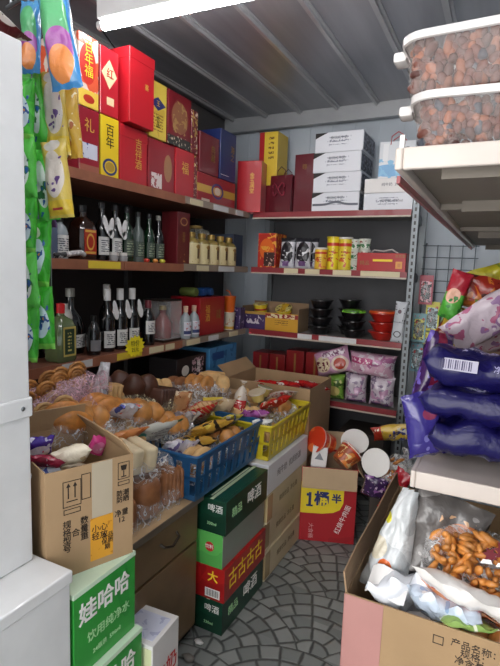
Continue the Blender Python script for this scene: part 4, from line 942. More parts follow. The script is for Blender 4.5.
NTILT = prt('pink_bowl_pack', 'BE90AC', [('ell', .28, .45, .22, .3, 'D8C8A8'), ('blob', 50, .55, '6A2A3A', .1, .45, .2, .7), ('ell', .72, .35, .18, .26, 'A8341E'), ('ring', .72, .35, .21, .3, 'D8C8B8'), ('rect', .3, .9, .68, .88, 'D8CCD4'), ('blob', 60, .5, '7A4A6A', .3, .9, .68, .88)], .25, coat=.4, bump=.2)
GPK = prt('green_noodle_pack', '6E9A3A', [('blob', 24, .56, '38561E'), ('blob', 40, .62, 'C8C88A'), ('ell', .5, .35, .3, .2, 'B8A868')], .3, bump=.4)
pack('green noodle pack standing below the tilted pink pack on the lowest rack shelf', .12, .17, .09, GPK, (-.985 + .05, 3.17, Z0 + .09), (0, 0, 0), seed=31)
pack('white and pink noodle pack, left one of the lower row on the lowest rack shelf', .15, .19, .12, NPK2, (-.80, 3.17, Z0 + .10), (0, 0, 2), seed=32)
pack('white and pink noodle pack, right one of the lower row on the lowest rack shelf', .165, .19, .12, NPK2, (-.63, 3.165, Z0 + .10), (0, 0, -4), seed=33)
pack('big pink noodle multipack lying on the two white and pink packs', .31, .15, .16, NPK, (-.705, 3.17, Z0 + .265), (0, 2, 0), seed=34, crimp=.04)
pack('tilted pink noodle pack with two pictured bowls on the lowest rack shelf', .26, .17, .09, NTILT, (-.965, 3.16, Z0 + .255), (-8, -20, 0), seed=35, crimp=.03)
# floor of the rack: dim cartons
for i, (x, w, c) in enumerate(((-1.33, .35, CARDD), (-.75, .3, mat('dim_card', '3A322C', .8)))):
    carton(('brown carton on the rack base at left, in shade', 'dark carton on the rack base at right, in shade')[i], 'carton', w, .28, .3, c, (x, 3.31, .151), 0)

# ================================================================== HANGING SNACK BAGS
rod = thing('hanging_rail', 'thin steel rail above the left front holding the hanging snack strips', 'rail', (0, 0, 0))
link('bar', tube([(-1.36, 1.05, 2.23), (-.80, .93, 2.23)], .006), STEEL, rod, 60)
for p in ((-1.34, 1.046, 2.23), (-.82, .934, 2.23)): link('drop_wire', tube([p, (p[0], p[1], 2.634)], .0025), STEEL, rod)
gp = prt('green_snack_pack', '4CC23A', [('blob', 10, .52, '38A82E'), ('ell', .5, .45, .34, .26, 'CFE3EC'), ('blob', 26, .55, '2A5AA0', .15, .85, .25, .7), ('blob', 22, .66, 'E6A03A'), ('rect', 0, 1, 0, .1, '8ADE5A'), ('ell', .4, .8, .2, .08, 'E2F0D0')], .28, coat=.3, bump=.35)
gp2 = prt('green_white_pack', '58C84A', [('ell', .45, .5, .3, .32, 'D8E6E0'), ('blob', 20, .56, '3A7A4A', .2, .8, .3, .8), ('blob', 18, .62, '2C66A8'), ('blob', 30, .7, 'F0D040')], .28, coat=.3, bump=.35)
yp = prt('pale_yellow_pack', 'D8BE5A', [('ell', .5, .55, .38, .3, 'E0D6CC'), ('blob', 22, .58, '6A4A8A', .15, .85, .3, .8), ('rect', 0, 1, .04, .22, 'E2C23A'), ('ell', .5, .92, .3, .08, 'D8D0C8'), ('rect', .3, .7, .1, .13, 'B03A3A')], .28, coat=.3, bump=.35)
bp = prt('blue_ball_pack', '4F8FC0', [('ell', .5, .60, .42, .30, '58A870'), ('blob', 14, .58, '8AC8A8', 0, 1, .5, 1), ('ell', .55, .38, .40, .17, '9A4A9A'), ('ell', .52, .22, .36, .18, 'E08A4A'), ('rect', 0, .10, 0, 1, '3E8AC8'), ('rect', .9, 1, 0, 1, '3E8AC8'), ('rect', 0, 1, 0, .05, '3E8AC8')], .28, coat=.3, bump=.25)
def strip(px, py, specs, nm):
    for i, (z0, z1, w, dx, m, tilt, lab) in enumerate(specs):
        pack(lab, w, (z1 - z0) * 1.04, .035, m, (px + dx, py + .008 * i, (z0 + z1) / 2), (0, tilt, 14), seed=px * 10 + i * 3.3, cat='hanging snack bag', name='hanging_snack_bag', crimp=.07, wr=.01)
# nearest strip (beside the white cabinet)
strip(-1.215, 1.01, [(2.02, 2.20, .062, .0, bp, 2, 'narrow blue and green ball-print bag hanging highest beside the tall white cabinet')], 'a')
grp = ['topmost', 'second', 'third', 'fourth', 'lowest']
for i in range(5):
    z1 = 2.00 - .158 * i
    pack('green snack bag, %s of the strip hanging right beside the tall white cabinet' % grp[i], .062, .163, .035, (gp, gp2)[i % 2], (-1.232 + .004 * (i % 2), 1.0, z1 - .08), (0, (3, -3)[i % 2], 12), seed=60 + i, cat='hanging snack bag', name='hanging_snack_bag')
for i in range(4):
    z1 = (2.05, 1.825, 1.625, 1.43)[i]; h = (.23, .205, .2, .19)[i]
    pack('green and white snack bag, %s of the second hanging strip from the cabinet' % ['topmost tilted', 'second', 'third', 'lowest'][i], .070, h, .04, (gp2, gp2, gp, gp)[i], (-1.228 + (-.008, .022, -.006, .004)[i], 1.045, z1 - h / 2), (0, (-12, -7, 3, -2)[i], 16), seed=70 + i, cat='hanging snack bag', name='hanging_snack_bag')
pack('purple snack bag glimpsed between the two green hanging strips', .05, .25, .03, mat('purple_foil', '5A1F6A', .3, coat=.4, bump=.5), (-1.255, 1.10, 1.73), (0, 0, 10), seed=77, cat='hanging snack bag', name='hanging_snack_bag')
pack('upper pale yellow snack bag hanging behind the blue ball-print bag', .075, .235, .04, yp, (-1.178, 1.06, 1.92), (0, -5, 16), seed=80, cat='hanging snack bag', name='hanging_snack_bag')
pack('lower pale yellow snack bag with purple figures, hanging above the liquor bottles', .080, .215, .045, yp, (-1.158, 1.045, 1.735), (0, -7, 16), seed=81, cat='hanging snack bag', name='hanging_snack_bag')
pack('yellow snack bag partly hidden behind the pale ones at the right of the strips', .06, .2, .035, prt('yellow_behind', 'C8A03A', [('blob', 18, .58, 'E2D6A8'), ('blob', 14, .62, 'A85A2A')], .3, bump=.4), (-1.15, 1.09, 1.90), (0, -6, 10), seed=82, cat='hanging snack bag', name='hanging_snack_bag')
pack('large blue bag with an orange and purple ball print, hanging top left', .092, .27, .045, bp, (-1.085, .99, 2.085), (0, -10, 16), seed=83, cat='hanging snack bag', name='hanging_snack_bag')
o = link('tie_cord', tube([(-1.225, 1.02, 2.20), (-1.232, 1.02, 1.22)], .002), STEEL); tag(o, 'thin cord running down behind the nearest strip of green bags', 'cord')
o = link('tie_cord', tube([(-1.218, 1.075, 2.19), (-1.225, 1.075, 1.26)], .002), STEEL); tag(o, 'thin cord running down behind the second strip of green bags', 'cord')

# ================================================================== BREAD PILE ON THE COUNTER
carton('plain brown carton carrying the middle of the bread pile', 'carton', .26, 1.0, .20, CARD, (-1.43, 1.99, .6035), 0)
carton('plain brown carton carrying the near end of the bread pile', 'carton', .28, .32, .29, CARD, (-1.40, 1.33, .6035), 0)
carton('flat carton tray between the loaves and the rear cartons', 'carton', .10, .36, .10, CARD, (-1.24, 1.36, .6035), 0)
bread_bag('bagged brown block loaf nearest the kraft carton on the drawer cabinet', (-1.075, 1.215, .604), (0, 0, 80), .11, .11, .15, 'loaf', pinch=0, amp=.05, seed=1, lab=(.05, .06, prt('loaf_label', 'C9A878', [('rect', .2, .8, .3, .7, '6A3A2A')], .5)))
bread_bag('bagged brown block loaf, middle of the row on the drawer cabinet', (-1.085, 1.34, .604), (0, 0, 84), .13, .14, .185, 'loaf', pinch=0, amp=.05, seed=2)
bread_bag('bagged darker loaf at the far end of the row, next to the blue basket', (-1.095, 1.475, .604), (0, 0, 78), .13, .14, .155, 'slices', n=6, bread=TOAST, pinch=0, amp=.05, seed=3)
bread_bag('clear bag of creamy pale bread lying over the brown loaves', (-1.13, 1.345, .775), (4, 6, 74), .27, .19, .115, 'slices', n=3, bread=CREAM, fm=F_CLEAR, seed=4, amp=.14)
for k, (lab, x, y, z, rz, w, d, h, kd, n, fm, br, tx, ty) in enumerate((
 ('clear bag of golden pastry twists hanging over the back of the kraft carton', -1.27, 1.21, .93, 68, .22, .15, .10, 'roll', 3, F_CLEAR, ORNG, 8, 10),
 ('pinkish crinkled bag beside the spiral rolls, highest at the near end', -1.46, 1.42, 1.00, 75, .22, .15, .14, 'spiral', 4, F_PINK, BUN, 0, -10),
 ('clear bag of pale cream buns between the orange buns and the cream bread', -1.24, 1.47, .80, 82, .20, .13, .09, 'bun', 4, F_CLEAR, BUNL, 0, 6),
 ('clear bag of small brown rolls behind the red-topped crackers', -1.36, 2.16, .86, 95, .20, .16, .10, 'roll', 3, F_CLEAR, BUN, 0, 8),
 ('clear bag of pale buns lying on the back of the yellow basket', -1.22, 2.46, .74, 100, .20, .16, .11, 'bun', 4, F_CLEAR, BUNL, 0, 0),
 ('glossy bag of orange buns next to the lavender sprinkled bag', -1.21, 1.70, .80, 90, .20, .14, .09, 'bun', 4, F_CLEAR, BUN, 8, 6))):
    bread_bag(lab, (x, y, z), (tx, ty, rz), w, d, h, kd, n, fm, 140 + k, bread=br)
bread_bag('cream bread roll bag lying between the kraft carton and the loaves', (-1.19, 1.20, .72), (0, 0, 40), .20, .13, .10, 'roll', n=2, bread=CREAM, seed=5)
BB = [
 # label, x, y, z, rotz, w, d, h, kind, n, film, bread, tiltx, tilty
 ('pinkish clear bag of spiral rolls at the near end of the pile', -1.40, 1.26, .93, 60, .26, .2, .13, 'spiral', 5, F_PINK, BUNL, 6, -16),
 ('second bag of spiral rolls standing behind the first at the near end', -1.47, 1.30, .97, 70, .24, .16, .17, 'spiral', 4, F_PINK, BUN, 10, -20),
 ('clear bag of golden buns above the kraft carton flap', -1.30, 1.31, .895, 75, .25, .16, .12, 'bun', 4, F_CLEAR, BUN, 0, 14),
 ('clear bag of twisted orange pastries beside the silver foil bag', -1.33, 1.44, .89, 80, .25, .17, .12, 'roll', 3, F_CLEAR, ORNG, 0, 12),
 ('clear bag of round orange buns in the middle of the pile', -1.30, 1.62, .835, 85, .26, .17, .12, 'bun', 4, F_CLEAR, BUN, 0, 14),
 ('golden tinted bag of dark chocolate bread against the shelf', -1.46, 1.78, .875, 80, .28, .2, .16, 'bun', 3, F_GOLD, CHOC, 0, 8),
 ('second bag of dark swirled bread in front of the golden one', -1.38, 1.84, .845, 95, .24, .16, .11, 'slices', 6, F_GOLD, CHOC, 0, 10),
 ('long brown baguette-shaped pack with pale icing near the black noodle box', -1.50, 2.17, .835, 100, .27, .12, .09, 'roll', 2, F_CLEAR, TOAST, 0, 14),
 ('milky white soft bag lying below the baguette pack', -1.36, 2.02, .81, 95, .22, .15, .09, 'bun', 2, F_MILK, CREAM, 0, 12),
 ('clear bag of pale buns next to the yellow basket', -1.38, 2.33, .81, 120, .22, .18, .12, 'bun', 3, F_CLEAR, BUNL, 0, 8),
 ('small clear bag of flat bread near the blue carton, behind the yellow basket', -1.47, 2.46, .81, 100, .2, .15, .10, 'slices', 5, F_CLEAR, BUNL, 0, 5),
 ('clear bag of buns squeezed between the golden bag and the shelf post', -1.52, 2.02, .835, 80, .2, .14, .12, 'bun', 3, F_CLEAR, BUNL, 0, 6),
 ('clear bag of pale slices behind the twisted orange pastries', -1.49, 1.62, .88, 85, .2, .13, .12, 'slices', 5, F_CLEAR, BUNL, 0, 10)]
for k, (lab, x, y, z, rz, w, d, h, kd, n, fm, br, tx, ty) in enumerate(BB):
    bread_bag(lab, (x, y, z), (tx, ty, rz), w, d, h, kd, n, fm, 20 + k, bread=br)
FOIL = mat('silver_foil', 'B9BCC4', .22, .5, bump=1.2, bs=35)
pack('crumpled white and silver foil bag standing up in the pile', .10, .22, .06, prt('foil_bag', 'C9CACE', [('blob', 16, .56, '9A9CA6'), ('rect', .2, .8, .1, .35, 'B8505A'), ('blob', 40, .55, 'D8D8DC')], .2, coat=.5, bump=.8, bs=40), (-1.45, 1.52, .99), (-12, 12, 50), seed=41, wr=.03, taper=.6)
pack('silver foil and blue wrapper lying over the orange pastries', .10, .20, .04, prt('foil_blue', 'C2C2CC', [('blob', 20, .58, '4A5AA8'), ('blob', 30, .62, 'D86A5A')], .2, coat=.5, bump=.8, bs=40), (-1.27, 1.42, .935), (62, 10, 70), seed=42, wr=.02)
gwp = prt('green_corner_pack', 'C9C9BE', [('rect', 0, .12, 0, 1, '2A6A3A'), ('rect', .86, 1, 0, 1, '1E5A30'), ('ell', .22, .5, .10, .3, '3E9A8A'), ('lines', .35, .8, .2, .8, 3, '8E8A80')], .4, bump=.2)
pack('flat white pack with dark green ends lying below the orange buns', .30, .10, .03, gwp, (-1.185, 1.53, .845), (38, 5, 84), seed=43, crimp=.02)
pack('orange striped flat pack in front of the golden buns', .22, .07, .03, prt('orange_stripe_pack', 'C9824A', [('rect', 0, 1, .3, .5, 'E2C8A0'), ('blob', 20, .6, 'B0602E')], .35, bump=.3), (-1.20, 1.36, .87), (50, -4, 70), seed=44, crimp=.03)
pack('red-topped pack of pale crackers in the pile behind the blue basket', .20, .15, .06, prt('cracker_pack', 'D2AE84', [('rect', .05, .95, .58, .95, 'C4201C'), ('blob', 30, .6, 'E8C8B8', .1, .9, .62, .9), ('diag', 7, .3, 'B88A58'), ('rect', .1, .9, .6, .62, 'F0E0C8')], .3, coat=.3, bump=.3), (-1.255, 1.97, .80), (38, -4, 72), seed=45)
pack('crinkled milky wrapper between the buns and the red-topped crackers', .16, .19, .05, prt('milky_wrap', 'C6C2C6', [('blob', 14, .55, 'A8A4B0'), ('blob', 26, .6, 'C89A6A')], .2, coat=.6, bump=.9, bs=40), (-1.255, 1.80, .80), (50, 10, 70), seed=46, wr=.03)
pack('brown and white wrapper standing beside the red-topped crackers', .09, .17, .05, prt('brown_wrap', 'B9865A', [('blob', 18, .56, 'D8C0A0'), ('blob', 30, .62, '8A4A2A')], .3, bump=.5), (-1.30, 1.88, .845), (15, 8, 60), seed=47)
ban = prt('yellow_black_pack', 'C89A3A', [('blob', 14, .50, '2A1E16'), ('blob', 24, .60, 'E2C85A'), ('rect', 0, 1, .42, .5, '3A2A1A')], .3, coat=.3, bump=.4)
pack('yellow and black pastry pack lying on top of the blue basket', .24, .13, .05, ban, (-1.12, 1.84, .785), (58, -3, 66), seed=48)
pack('second yellow and black pastry pack lower in the blue basket', .22, .13, .05, ban, (-1.155, 1.76, .735), (60, 5, 50), seed=49)
pack('lavender sprinkled white bag at the near corner of the blue basket', .16, .17, .05, prt('lavender_bag', 'C9C6D2', [('blob', 40, .58, '7A6A9A'), ('blob', 18, .56, 'E2DEE6')], .25, coat=.4, bump=.7, bs=40), (-1.14, 1.615, .745), (42, 8, 64), seed=50, wr=.02)
pack('blue and yellow corner of a snack pack in the blue basket far end', .12, .09, .03, prt('blue_yellow_corner', 'C8B83A', [('blob', 16, .54, '3A5A9A'), ('blob', 30, .6, 'D8D8D0')], .3, bump=.3), (-1.10, 2.0, .79), (55, 0, 60), seed=51)
bread_bag('clear bag of pastry in the bottom of the blue basket', (-1.15, 1.80, .611), (0, 0, 88), .36, .22, .10, 'bun', 6, F_CLEAR, 52, bread=BUN)
bread_bag('clear bag of buns in the bottom of the yellow basket', (-1.09, 2.32, .600), (0, 0, 88), .40, .26, .12, 'bun', 6, F_CLEAR, 53, bread=BUNL)
t = thing('tube_pack', 'upright clear tube pack with a red lettered label in the yellow basket', 'snack pack', (-1.165, 2.20, .74), (R(-8), R(6), 0))
link('tube_body', lathe([(0, 0), (.032, 0), (.034, .12), (.020, .15), (.006, .165), (.02, .19)], 20), prt('tube_print', 'C9BFB0', [('rect', 0, 1, .12, .5, 'B8383A'), ('blob', 50, .52, 'E8DCD0', 0, 1, .18, .45), ('blob', 20, .6, 'A88A5A')], .25, coat=.5, bump=.4), t, 60)
cup('small cake cup with a yellow filling and pale lid in the yellow basket', .03, .045, .05, mat('cup_pale_yellow', 'D8C878', .35), (-1.12, 2.36, .80), (14, -10, 0), mat('lid_pale', 'D0C4A8', .25, coat=.5), cat='cake cup', name='cake_cup')
cup('second cake cup with a greenish lid behind the first', .03, .04, .05, mat('cup_pale_yellow', 'D8C878', .35), (-1.15, 2.47, .80), (-10, 12, 0), mat('lid_greenish', 'A8B08A', .25, coat=.5), cat='cake cup', name='cake_cup')
pack('glossy pinkish purple pouch at the near corner of the yellow basket', .15, .11, .05, prt('pink_purple', 'A85AA0', [('blob', 20, .54, 'D8A8CC'), ('blob', 30, .6, '7A2A6A'), ('rect', .6, .9, .2, .5, 'C8A050')], .22, coat=.5, bump=.6), (-1.04, 2.13, .785), (50, 8, 50), seed=54, wr=.02)
pack('red and white snack pack on the front rim of the yellow basket', .19, .11, .045, prt('red_strip_pack', 'B9241E', [('rect', 0, 1, 0, .3, 'D8C8B8'), ('blob', 26, .6, 'E8D8D0'), ('blob', 40, .62, '7A1410')], .25, coat=.4, bump=.4), (-1.03, 2.36, .80), (58, -5, 70), seed=55)
pack('white mesh-like wrapper with red spots, far end of the yellow basket', .17, .12, .05, prt('mesh_wrap', 'C0B4AC', [('blob', 40, .56, '8A5A50'), ('blob', 22, .6, 'B8343A')], .3, bump=.5), (-1.06, 2.52, .80), (60, 5, 65), seed=56)
pack('pale wrapped bun pack at the near left corner of the yellow basket', .13, .13, .06, prt('pale_bun_wrap', 'CDB896', [('blob', 14, .56, 'E2D8C8'), ('blob', 26, .6, 'B08A5A')], .25, coat=.4, bump=.5), (-1.21, 2.12, .80), (40, 0, 60), seed=57)
pack('small white sachet with dark print at the near rim of the yellow basket', .11, .06, .03, LABW, (-.97, 2.09, .765), (35, 0, 40), seed=58)
t = thing('paper_plate', 'yellowish printed card sticking up between the crackers and the yellow basket', 'card', (-1.235, 2.075, .80), (R(-20), 0, R(40)))
link('card', B(-.05, .05, 0, .003, -.04, .06), prt('yellow_card', 'D0B83A', [('blob', 20, .6, 'E8E0A0')], .5), t)

# ================================================================== RED NOODLE CARTON AT THE AISLE END
RC = prt('noodle_carton_red', 'A81A24', [('blob', 4, .6, '9A1620')], .45, coat=.15)
t = open_carton('open red noodle carton with a yellow panel at the end of the aisle', .305, .30, .43, RC, CARD2, (-.806, 2.68, .001), 20, [('F', .115, 170), ('L', .10, 160), ('B', .11, 20), ('R', .05, 140)])
fy = -.1506
bm = bmesh.new()
pts = [(-.1515, .345), (.085, .345), (.083, .235), (.066, .195), (.03, .175), (-.03, .165), (-.1515, .162)]
vs = [[bm.verts.new((x, yy, z)) for x, z in pts] for yy in (fy - .0006, fy + .0004)]
bm.faces.new(vs[0]); bm.faces.new(vs[1][::-1])
for i in range(len(pts)): bm.faces.new((vs[0][i], vs[1][i], vs[1][(i + 1) % len(pts)], vs[0][(i + 1) % len(pts)]))
link('yellow_panel', bm, mat('panel_yellow', 'E8CF28', .45), t)
text(t, '桶', .085, (-.035, fy - .0012, .247), mat('deep_blue_ink', '1E2A6A', .5), bold=.003)
bm = bmesh.new(); box(bm, -.109, -.094, fy - .0014, fy - .0002, .21, .285); box(bm, -.120, -.108, fy - .0014, fy - .0002, .263, .278); box(bm, -.120, -.083, fy - .0014, fy - .0002, .203, .213)
link('numeral_one', bm, mat('deep_blue_ink', '1E2A6A', .5), t)
text(t, '半', .055, (.045, fy - .0012, .255), mat('deep_blue_ink', '1E2A6A', .5), bold=.002)
text(t, '红烧牛肉面', .036, (.085, fy - .0006, .14), WINK, rot=(90, -70, 0)); text(t, '大食桶', .03, (-.09, fy - .0006, .06), mat('pale_red_ink', 'D8A0A0', .5), rot=(90, 90, 0))
link('inner_lining', B(-.148, .148, .142, .1455, .01, .42), CARD2, t)
PC_R = prt('cup_orange_red', 'C83A1E', [('blob', 14, .56, 'E0703A'), ('rect', 0, 1, .5, .6, 'E2C8A0')], .35, coat=.3)
PC_B = prt('cup_brown_orange', '9A4A26', [('blob', 16, .54, 'D8803A'), ('blob', 30, .6, 'E2C890'), ('rect', 0, 1, .82, .9, 'B8281E')], .35, coat=.3)
PC_W = mat('cup_white', 'CDC9C2', .4)
FOILW = mat('foil_lid_white', 'DEDCD8', .3, coat=.4)
carton('plain white box packed low inside the red noodle carton', 'carton', .24, .23, .30, WHITE, (-.81, 2.67, .008), 20)
cup('orange red noodle cup lying tilted in the red carton at the back left', .055, .072, .11, PC_R, (-.81, 2.68, .515), (30, -62, 25), PC_R)
t = thing('white_box', 'small white box with a grey triangle standing in the red noodle carton', 'box', (-.835, 2.575, .41), (R(-6), R(4), R(14)))
link('body', B(-.042, .042, -.03, .03, 0, .12, .002), WHITE, t)
bm = bmesh.new(); v = [bm.verts.new((a, -.0306, b)) for a, b in ((-.025, .05), (.025, .05), (0, .09))]; bm.faces.new(v); link('triangle_print', bm, mat('tri_grey', '7A7E84', .5), t)
cup('brown and orange noodle cup tipped forward in the red carton', .052, .07, .10, PC_B, (-.715, 2.585, .455), (-38, 38, 0), PC_B)
cup('noodle cup with a plain white lid facing up at the back of the red carton', .055, .074, .11, PC_W, (-.685, 2.76, .48), (42, 14, 0), FOILW)
# things beside the red carton
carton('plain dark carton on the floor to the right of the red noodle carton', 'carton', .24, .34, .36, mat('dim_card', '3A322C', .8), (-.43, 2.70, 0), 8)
cup('noodle cup lying on its side with its round white lid facing out', .052, .070, .10, PC_B, (-.50, 2.60, .50), (72, 10, -6), FOILW)
cup('second noodle cup propping the lying one, on the dark carton', .05, .07, .11, PC_R, (-.44, 2.64, .362), (0, 0, 0), FOILW)
ybp = prt('yellow_blue_pack', 'C9A83A', [('blob', 30, .52, '3A3E8A', .25, .8, .15, .85), ('rect', 0, .25, 0, 1, 'A8301E'), ('blob', 20, .6, 'E2DCC8')], .3, coat=.3, bump=.5)
pack('yellow and blue lettered noodle pack leaning at the back right of the red carton', .24, .11, .05, ybp, (-.47, 2.76, .625), (30, -14, 8), seed=90)
t = bread_bag('clear bag of thin orange straws beside the lying noodle cup', (-.40, 2.58, .50), (10, -35, 60), .22, .15, .08, 'chips', 16, F_CLEAR, 91, bread=mat('straw_orange', 'B5763A', .5, var=.3), cat='snack bag', name='snack_bag')
pack('dark purple snack pouch stuffed beside the red noodle carton', .13, .14, .06, prt('dark_purple_pouch', '3A2450', [('blob', 24, .58, '8A5A9A'), ('blob', 40, .62, 'C8B0C8')], .25, coat=.5, bump=.6), (-.50, 2.50, .40), (20, 10, 10), seed=92)
pack('red plastic pouch standing beside the torn carton wall under the right shelf', .09, .26, .06, mat('red_pouch', 'A01828', .25, coat=.5, bump=.6), (-.375, 2.36, .46), (0, 22, -20), seed=93)
carton('plain brown carton on the floor under the red pouch', 'carton', .26, .30, .33, CARDD, (-.32, 2.35, 0), 4)

# ================================================================== FRONT RIGHT CARTON OF SNACKS
carton('plain kraft carton on the floor under the front right snack carton', 'carton', .42, .66, .33, CARDD, (-.01, 1.42, 0), 0)
CARDF = mat('kraft_card_worn', '9C805E', .85, var=.12, vs=4, bump=.15)
t = open_carton('big kraft carton of snacks at the lower right with a pink taped corner', .46, .68, .422, CARDF, CARDD, (-.036, 1.415, .331), 0, [('L', .05, 12)])
link('pink_tape', B(-.2306, -.140, -.3412, -.3398, 0, .421), mat('pink_tape', 'A87872', .5), t)
link('pink_tape', B(-.2312, -.2298, -.3412, -.28, 0, .421), mat('pink_tape', 'A87872', .5), t)
bm = bmesh.new(); rnd = random.Random(4)
for i in range(46):
    y = -.33 + i * .0148; h = rnd.uniform(.002, .014); v = [bm.verts.new(c) for c in ((-.2295, y, .420), (-.2295, y + .0148, .420), (-.2285, y + .010, .420 + h), (-.2300, y + .004, .420 + h * .7))]; bm.faces.new(v)
link('torn_edge', bm, CARD2, t)
text(t, '产品名称：\n规格：\n净含量：', .020, (.055, -.3406, .372), KINK); text(t, '生产日期', .020, (.05, -.3406, .30), KINK)
bm = bmesh.new(); frame(bm, -.02, .385, .022, .02, -.3408); link('printed_square', bm, KINK, t)
for i, (x, y, w, d) in enumerate(((-.015, 1.25, .36, .28), (-.015, 1.56, .36, .30))):
    carton(('white inner box under the front snacks in the right carton', 'white inner box under the rear snacks in the right carton')[i], 'carton', w, d, .30, WHITE, (x, y, .336), 0)
whp = prt('white_tall_pack', 'C4C7C8', [('blob', 6, .54, 'AEB2B4'), ('ell', .55, .32, .12, .08, 'C8602E'), ('ell', .7, .2, .14, .07, 'B03A26'), ('blob', 10, .62, 'B5B9BC'), ('ell', .35, .72, .08, .05, 'C8C03A'), ('ell', .3, .45, .2, .1, 'B8B09C')], .22, coat=.5, bump=.8, bs=18)
pack('tall shiny white snack bag standing at the left of the right carton', .15, .28, .08, whp, (-.178, 1.205, .84), (-10, 6, -20), seed=100, wr=.022, taper=.72)
gry = prt('grey_snack_pack', '5E5A58', [('ell', .75, .62, .3, .2, 'A8602E'), ('blob', 26, .58, 'C8A07A', .4, 1, .4, .85), ('ell', .4, .14, .2, .1, '1E1A1A'), ('blob', 14, .6, '8E8A88')], .2, coat=.5, bump=.8, bs=18)
pack('dark grey snack bag with an orange picture behind the tall white bag', .19, .25, .08, gry, (-.085, 1.235, .845), (-10, 14, 4), seed=101, wr=.02)
t = bread_bag('big clear bag of curly orange snacks with a maroon and white logo', (.04, 1.205, .82), (54, 6, 4), .31, .19, .085, 'chips', 190, F_CLEAR, 102, cat='snack bag', name='snack_bag', pinch=0, amp=.10)
bm = bmesh.new()
lm = mat('logo_maroon', '6A1420', .4)
for (cx_, cz_, r1, r2) in ((0, .045, .022, .012), (-.024, .03, .017, .009), (.024, .032, .018, .009)):
    v = [bm.verts.new((cx_ + (r1 if k % 2 else r2) * math.cos(k * math.pi / 7), cz_ + (r1 if k % 2 else r2) * math.sin(k * math.pi / 7), .0985)) for k in range(14)]; bm.faces.new(v)
link('logo', bm, lm, t); 
bm = bmesh.new()
for (a, b, c, d) in ((-.042, -.018, .008, .02), (-.012, .012, .010, .022), (.018, .042, .007, .019)): 
    v = [bm.verts.new(q) for q in ((a, c, .0995), (b, c + .004, .0995), (b - .004, d, .0995), (a + .004, d - .003, .0995))]; bm.faces.new(v)
link('logo_band', bm, WINK, t)
hot = prt('hotdog_pack', 'D8D4D0', [('ell', .36, .55, .30, .2, 'C87A4A'), ('ell', .60, .45, .34, .22, 'A8301E'), ('ell', .58, .52, .30, .10, 'E2B08A'), ('blob', 30, .6, 'B8462E', .2, .9, .25, .75), ('rect', .5, .9, .08, .2, '5A8A3A')], .22, coat=.5, bump=.5, bs=18)
pack('white pack with sausage bun picture lying below the orange snacks', .24, .13, .05, hot, (-.01, 1.125, .80), (50, 10, -4), seed=103, wr=.015)
pack('crumpled white plastic wrapper filling the left front of the right carton', .17, .17, .06, mat('white_plastic', 'C9CCD2', .2, coat=.6, bump=1, bs=16), (-.135, 1.165, .745), (40, -22, 12), seed=104, wr=.035)
pack('bluish crumpled clear wrapper next to the white plastic one', .17, .15, .05, prt('bluish_wrap', 'B9C6D6', [('blob', 12, .55, '8EA6C8'), ('blob', 24, .6, 'D8DCE2'), ('blob', 8, .66, '9AB06A')], .18, coat=.7, bump=1, bs=16), (-.05, 1.145, .745), (50, 6, -10), seed=105, wr=.035)
t = thing('white_paper', 'folded white paper sheet sticking over the rim of the right carton', 'paper', (-.175, 1.12, .772), (R(20), R(-14), R(-20)))
bm = bmesh.new(); g = [[bm.verts.new((-.05 + .1 * i / 6, -.03 + .06 * j / 4, .012 * math.sin(i * .9) + .006 * j)) for j in range(5)] for i in range(7)]
for i in range(6):
    for j in range(4): bm.faces.new((g[i][j], g[i + 1][j], g[i + 1][j + 1], g[i][j + 1]))
link('sheet', bm, WHITE, t, 40)
pack('small green and white packet beside the sausage bun pack', .12, .07, .03, prt('green_bits', '8AA85A', [('blob', 16, .55, 'D8DCC8'), ('blob', 26, .6, '4E7A2E')], .3, bump=.4), (-.005, 1.105, .755), (60, 0, 14), seed=106)
bread_bag('clear bag of glazed golden buns at the bottom right corner', (.055, 1.20, .665), (20, 0, 4), .27, .20, .12, 'bun', 6, F_CLEAR, 107, bread=mat('glazed_bun', 'D08A4A', .35, var=.3, vs=14, coat=.6))
pack('pale crinkled snack bag lying behind the orange snacks under the shelf', .22, .20, .07, whp, (.05, 1.42, .74), (70, 0, 10), seed=108)
pack('second pale snack bag deep in the right carton', .20, .20, .07, whp, (-.08, 1.56, .70), (70, 0, 40), seed=109)

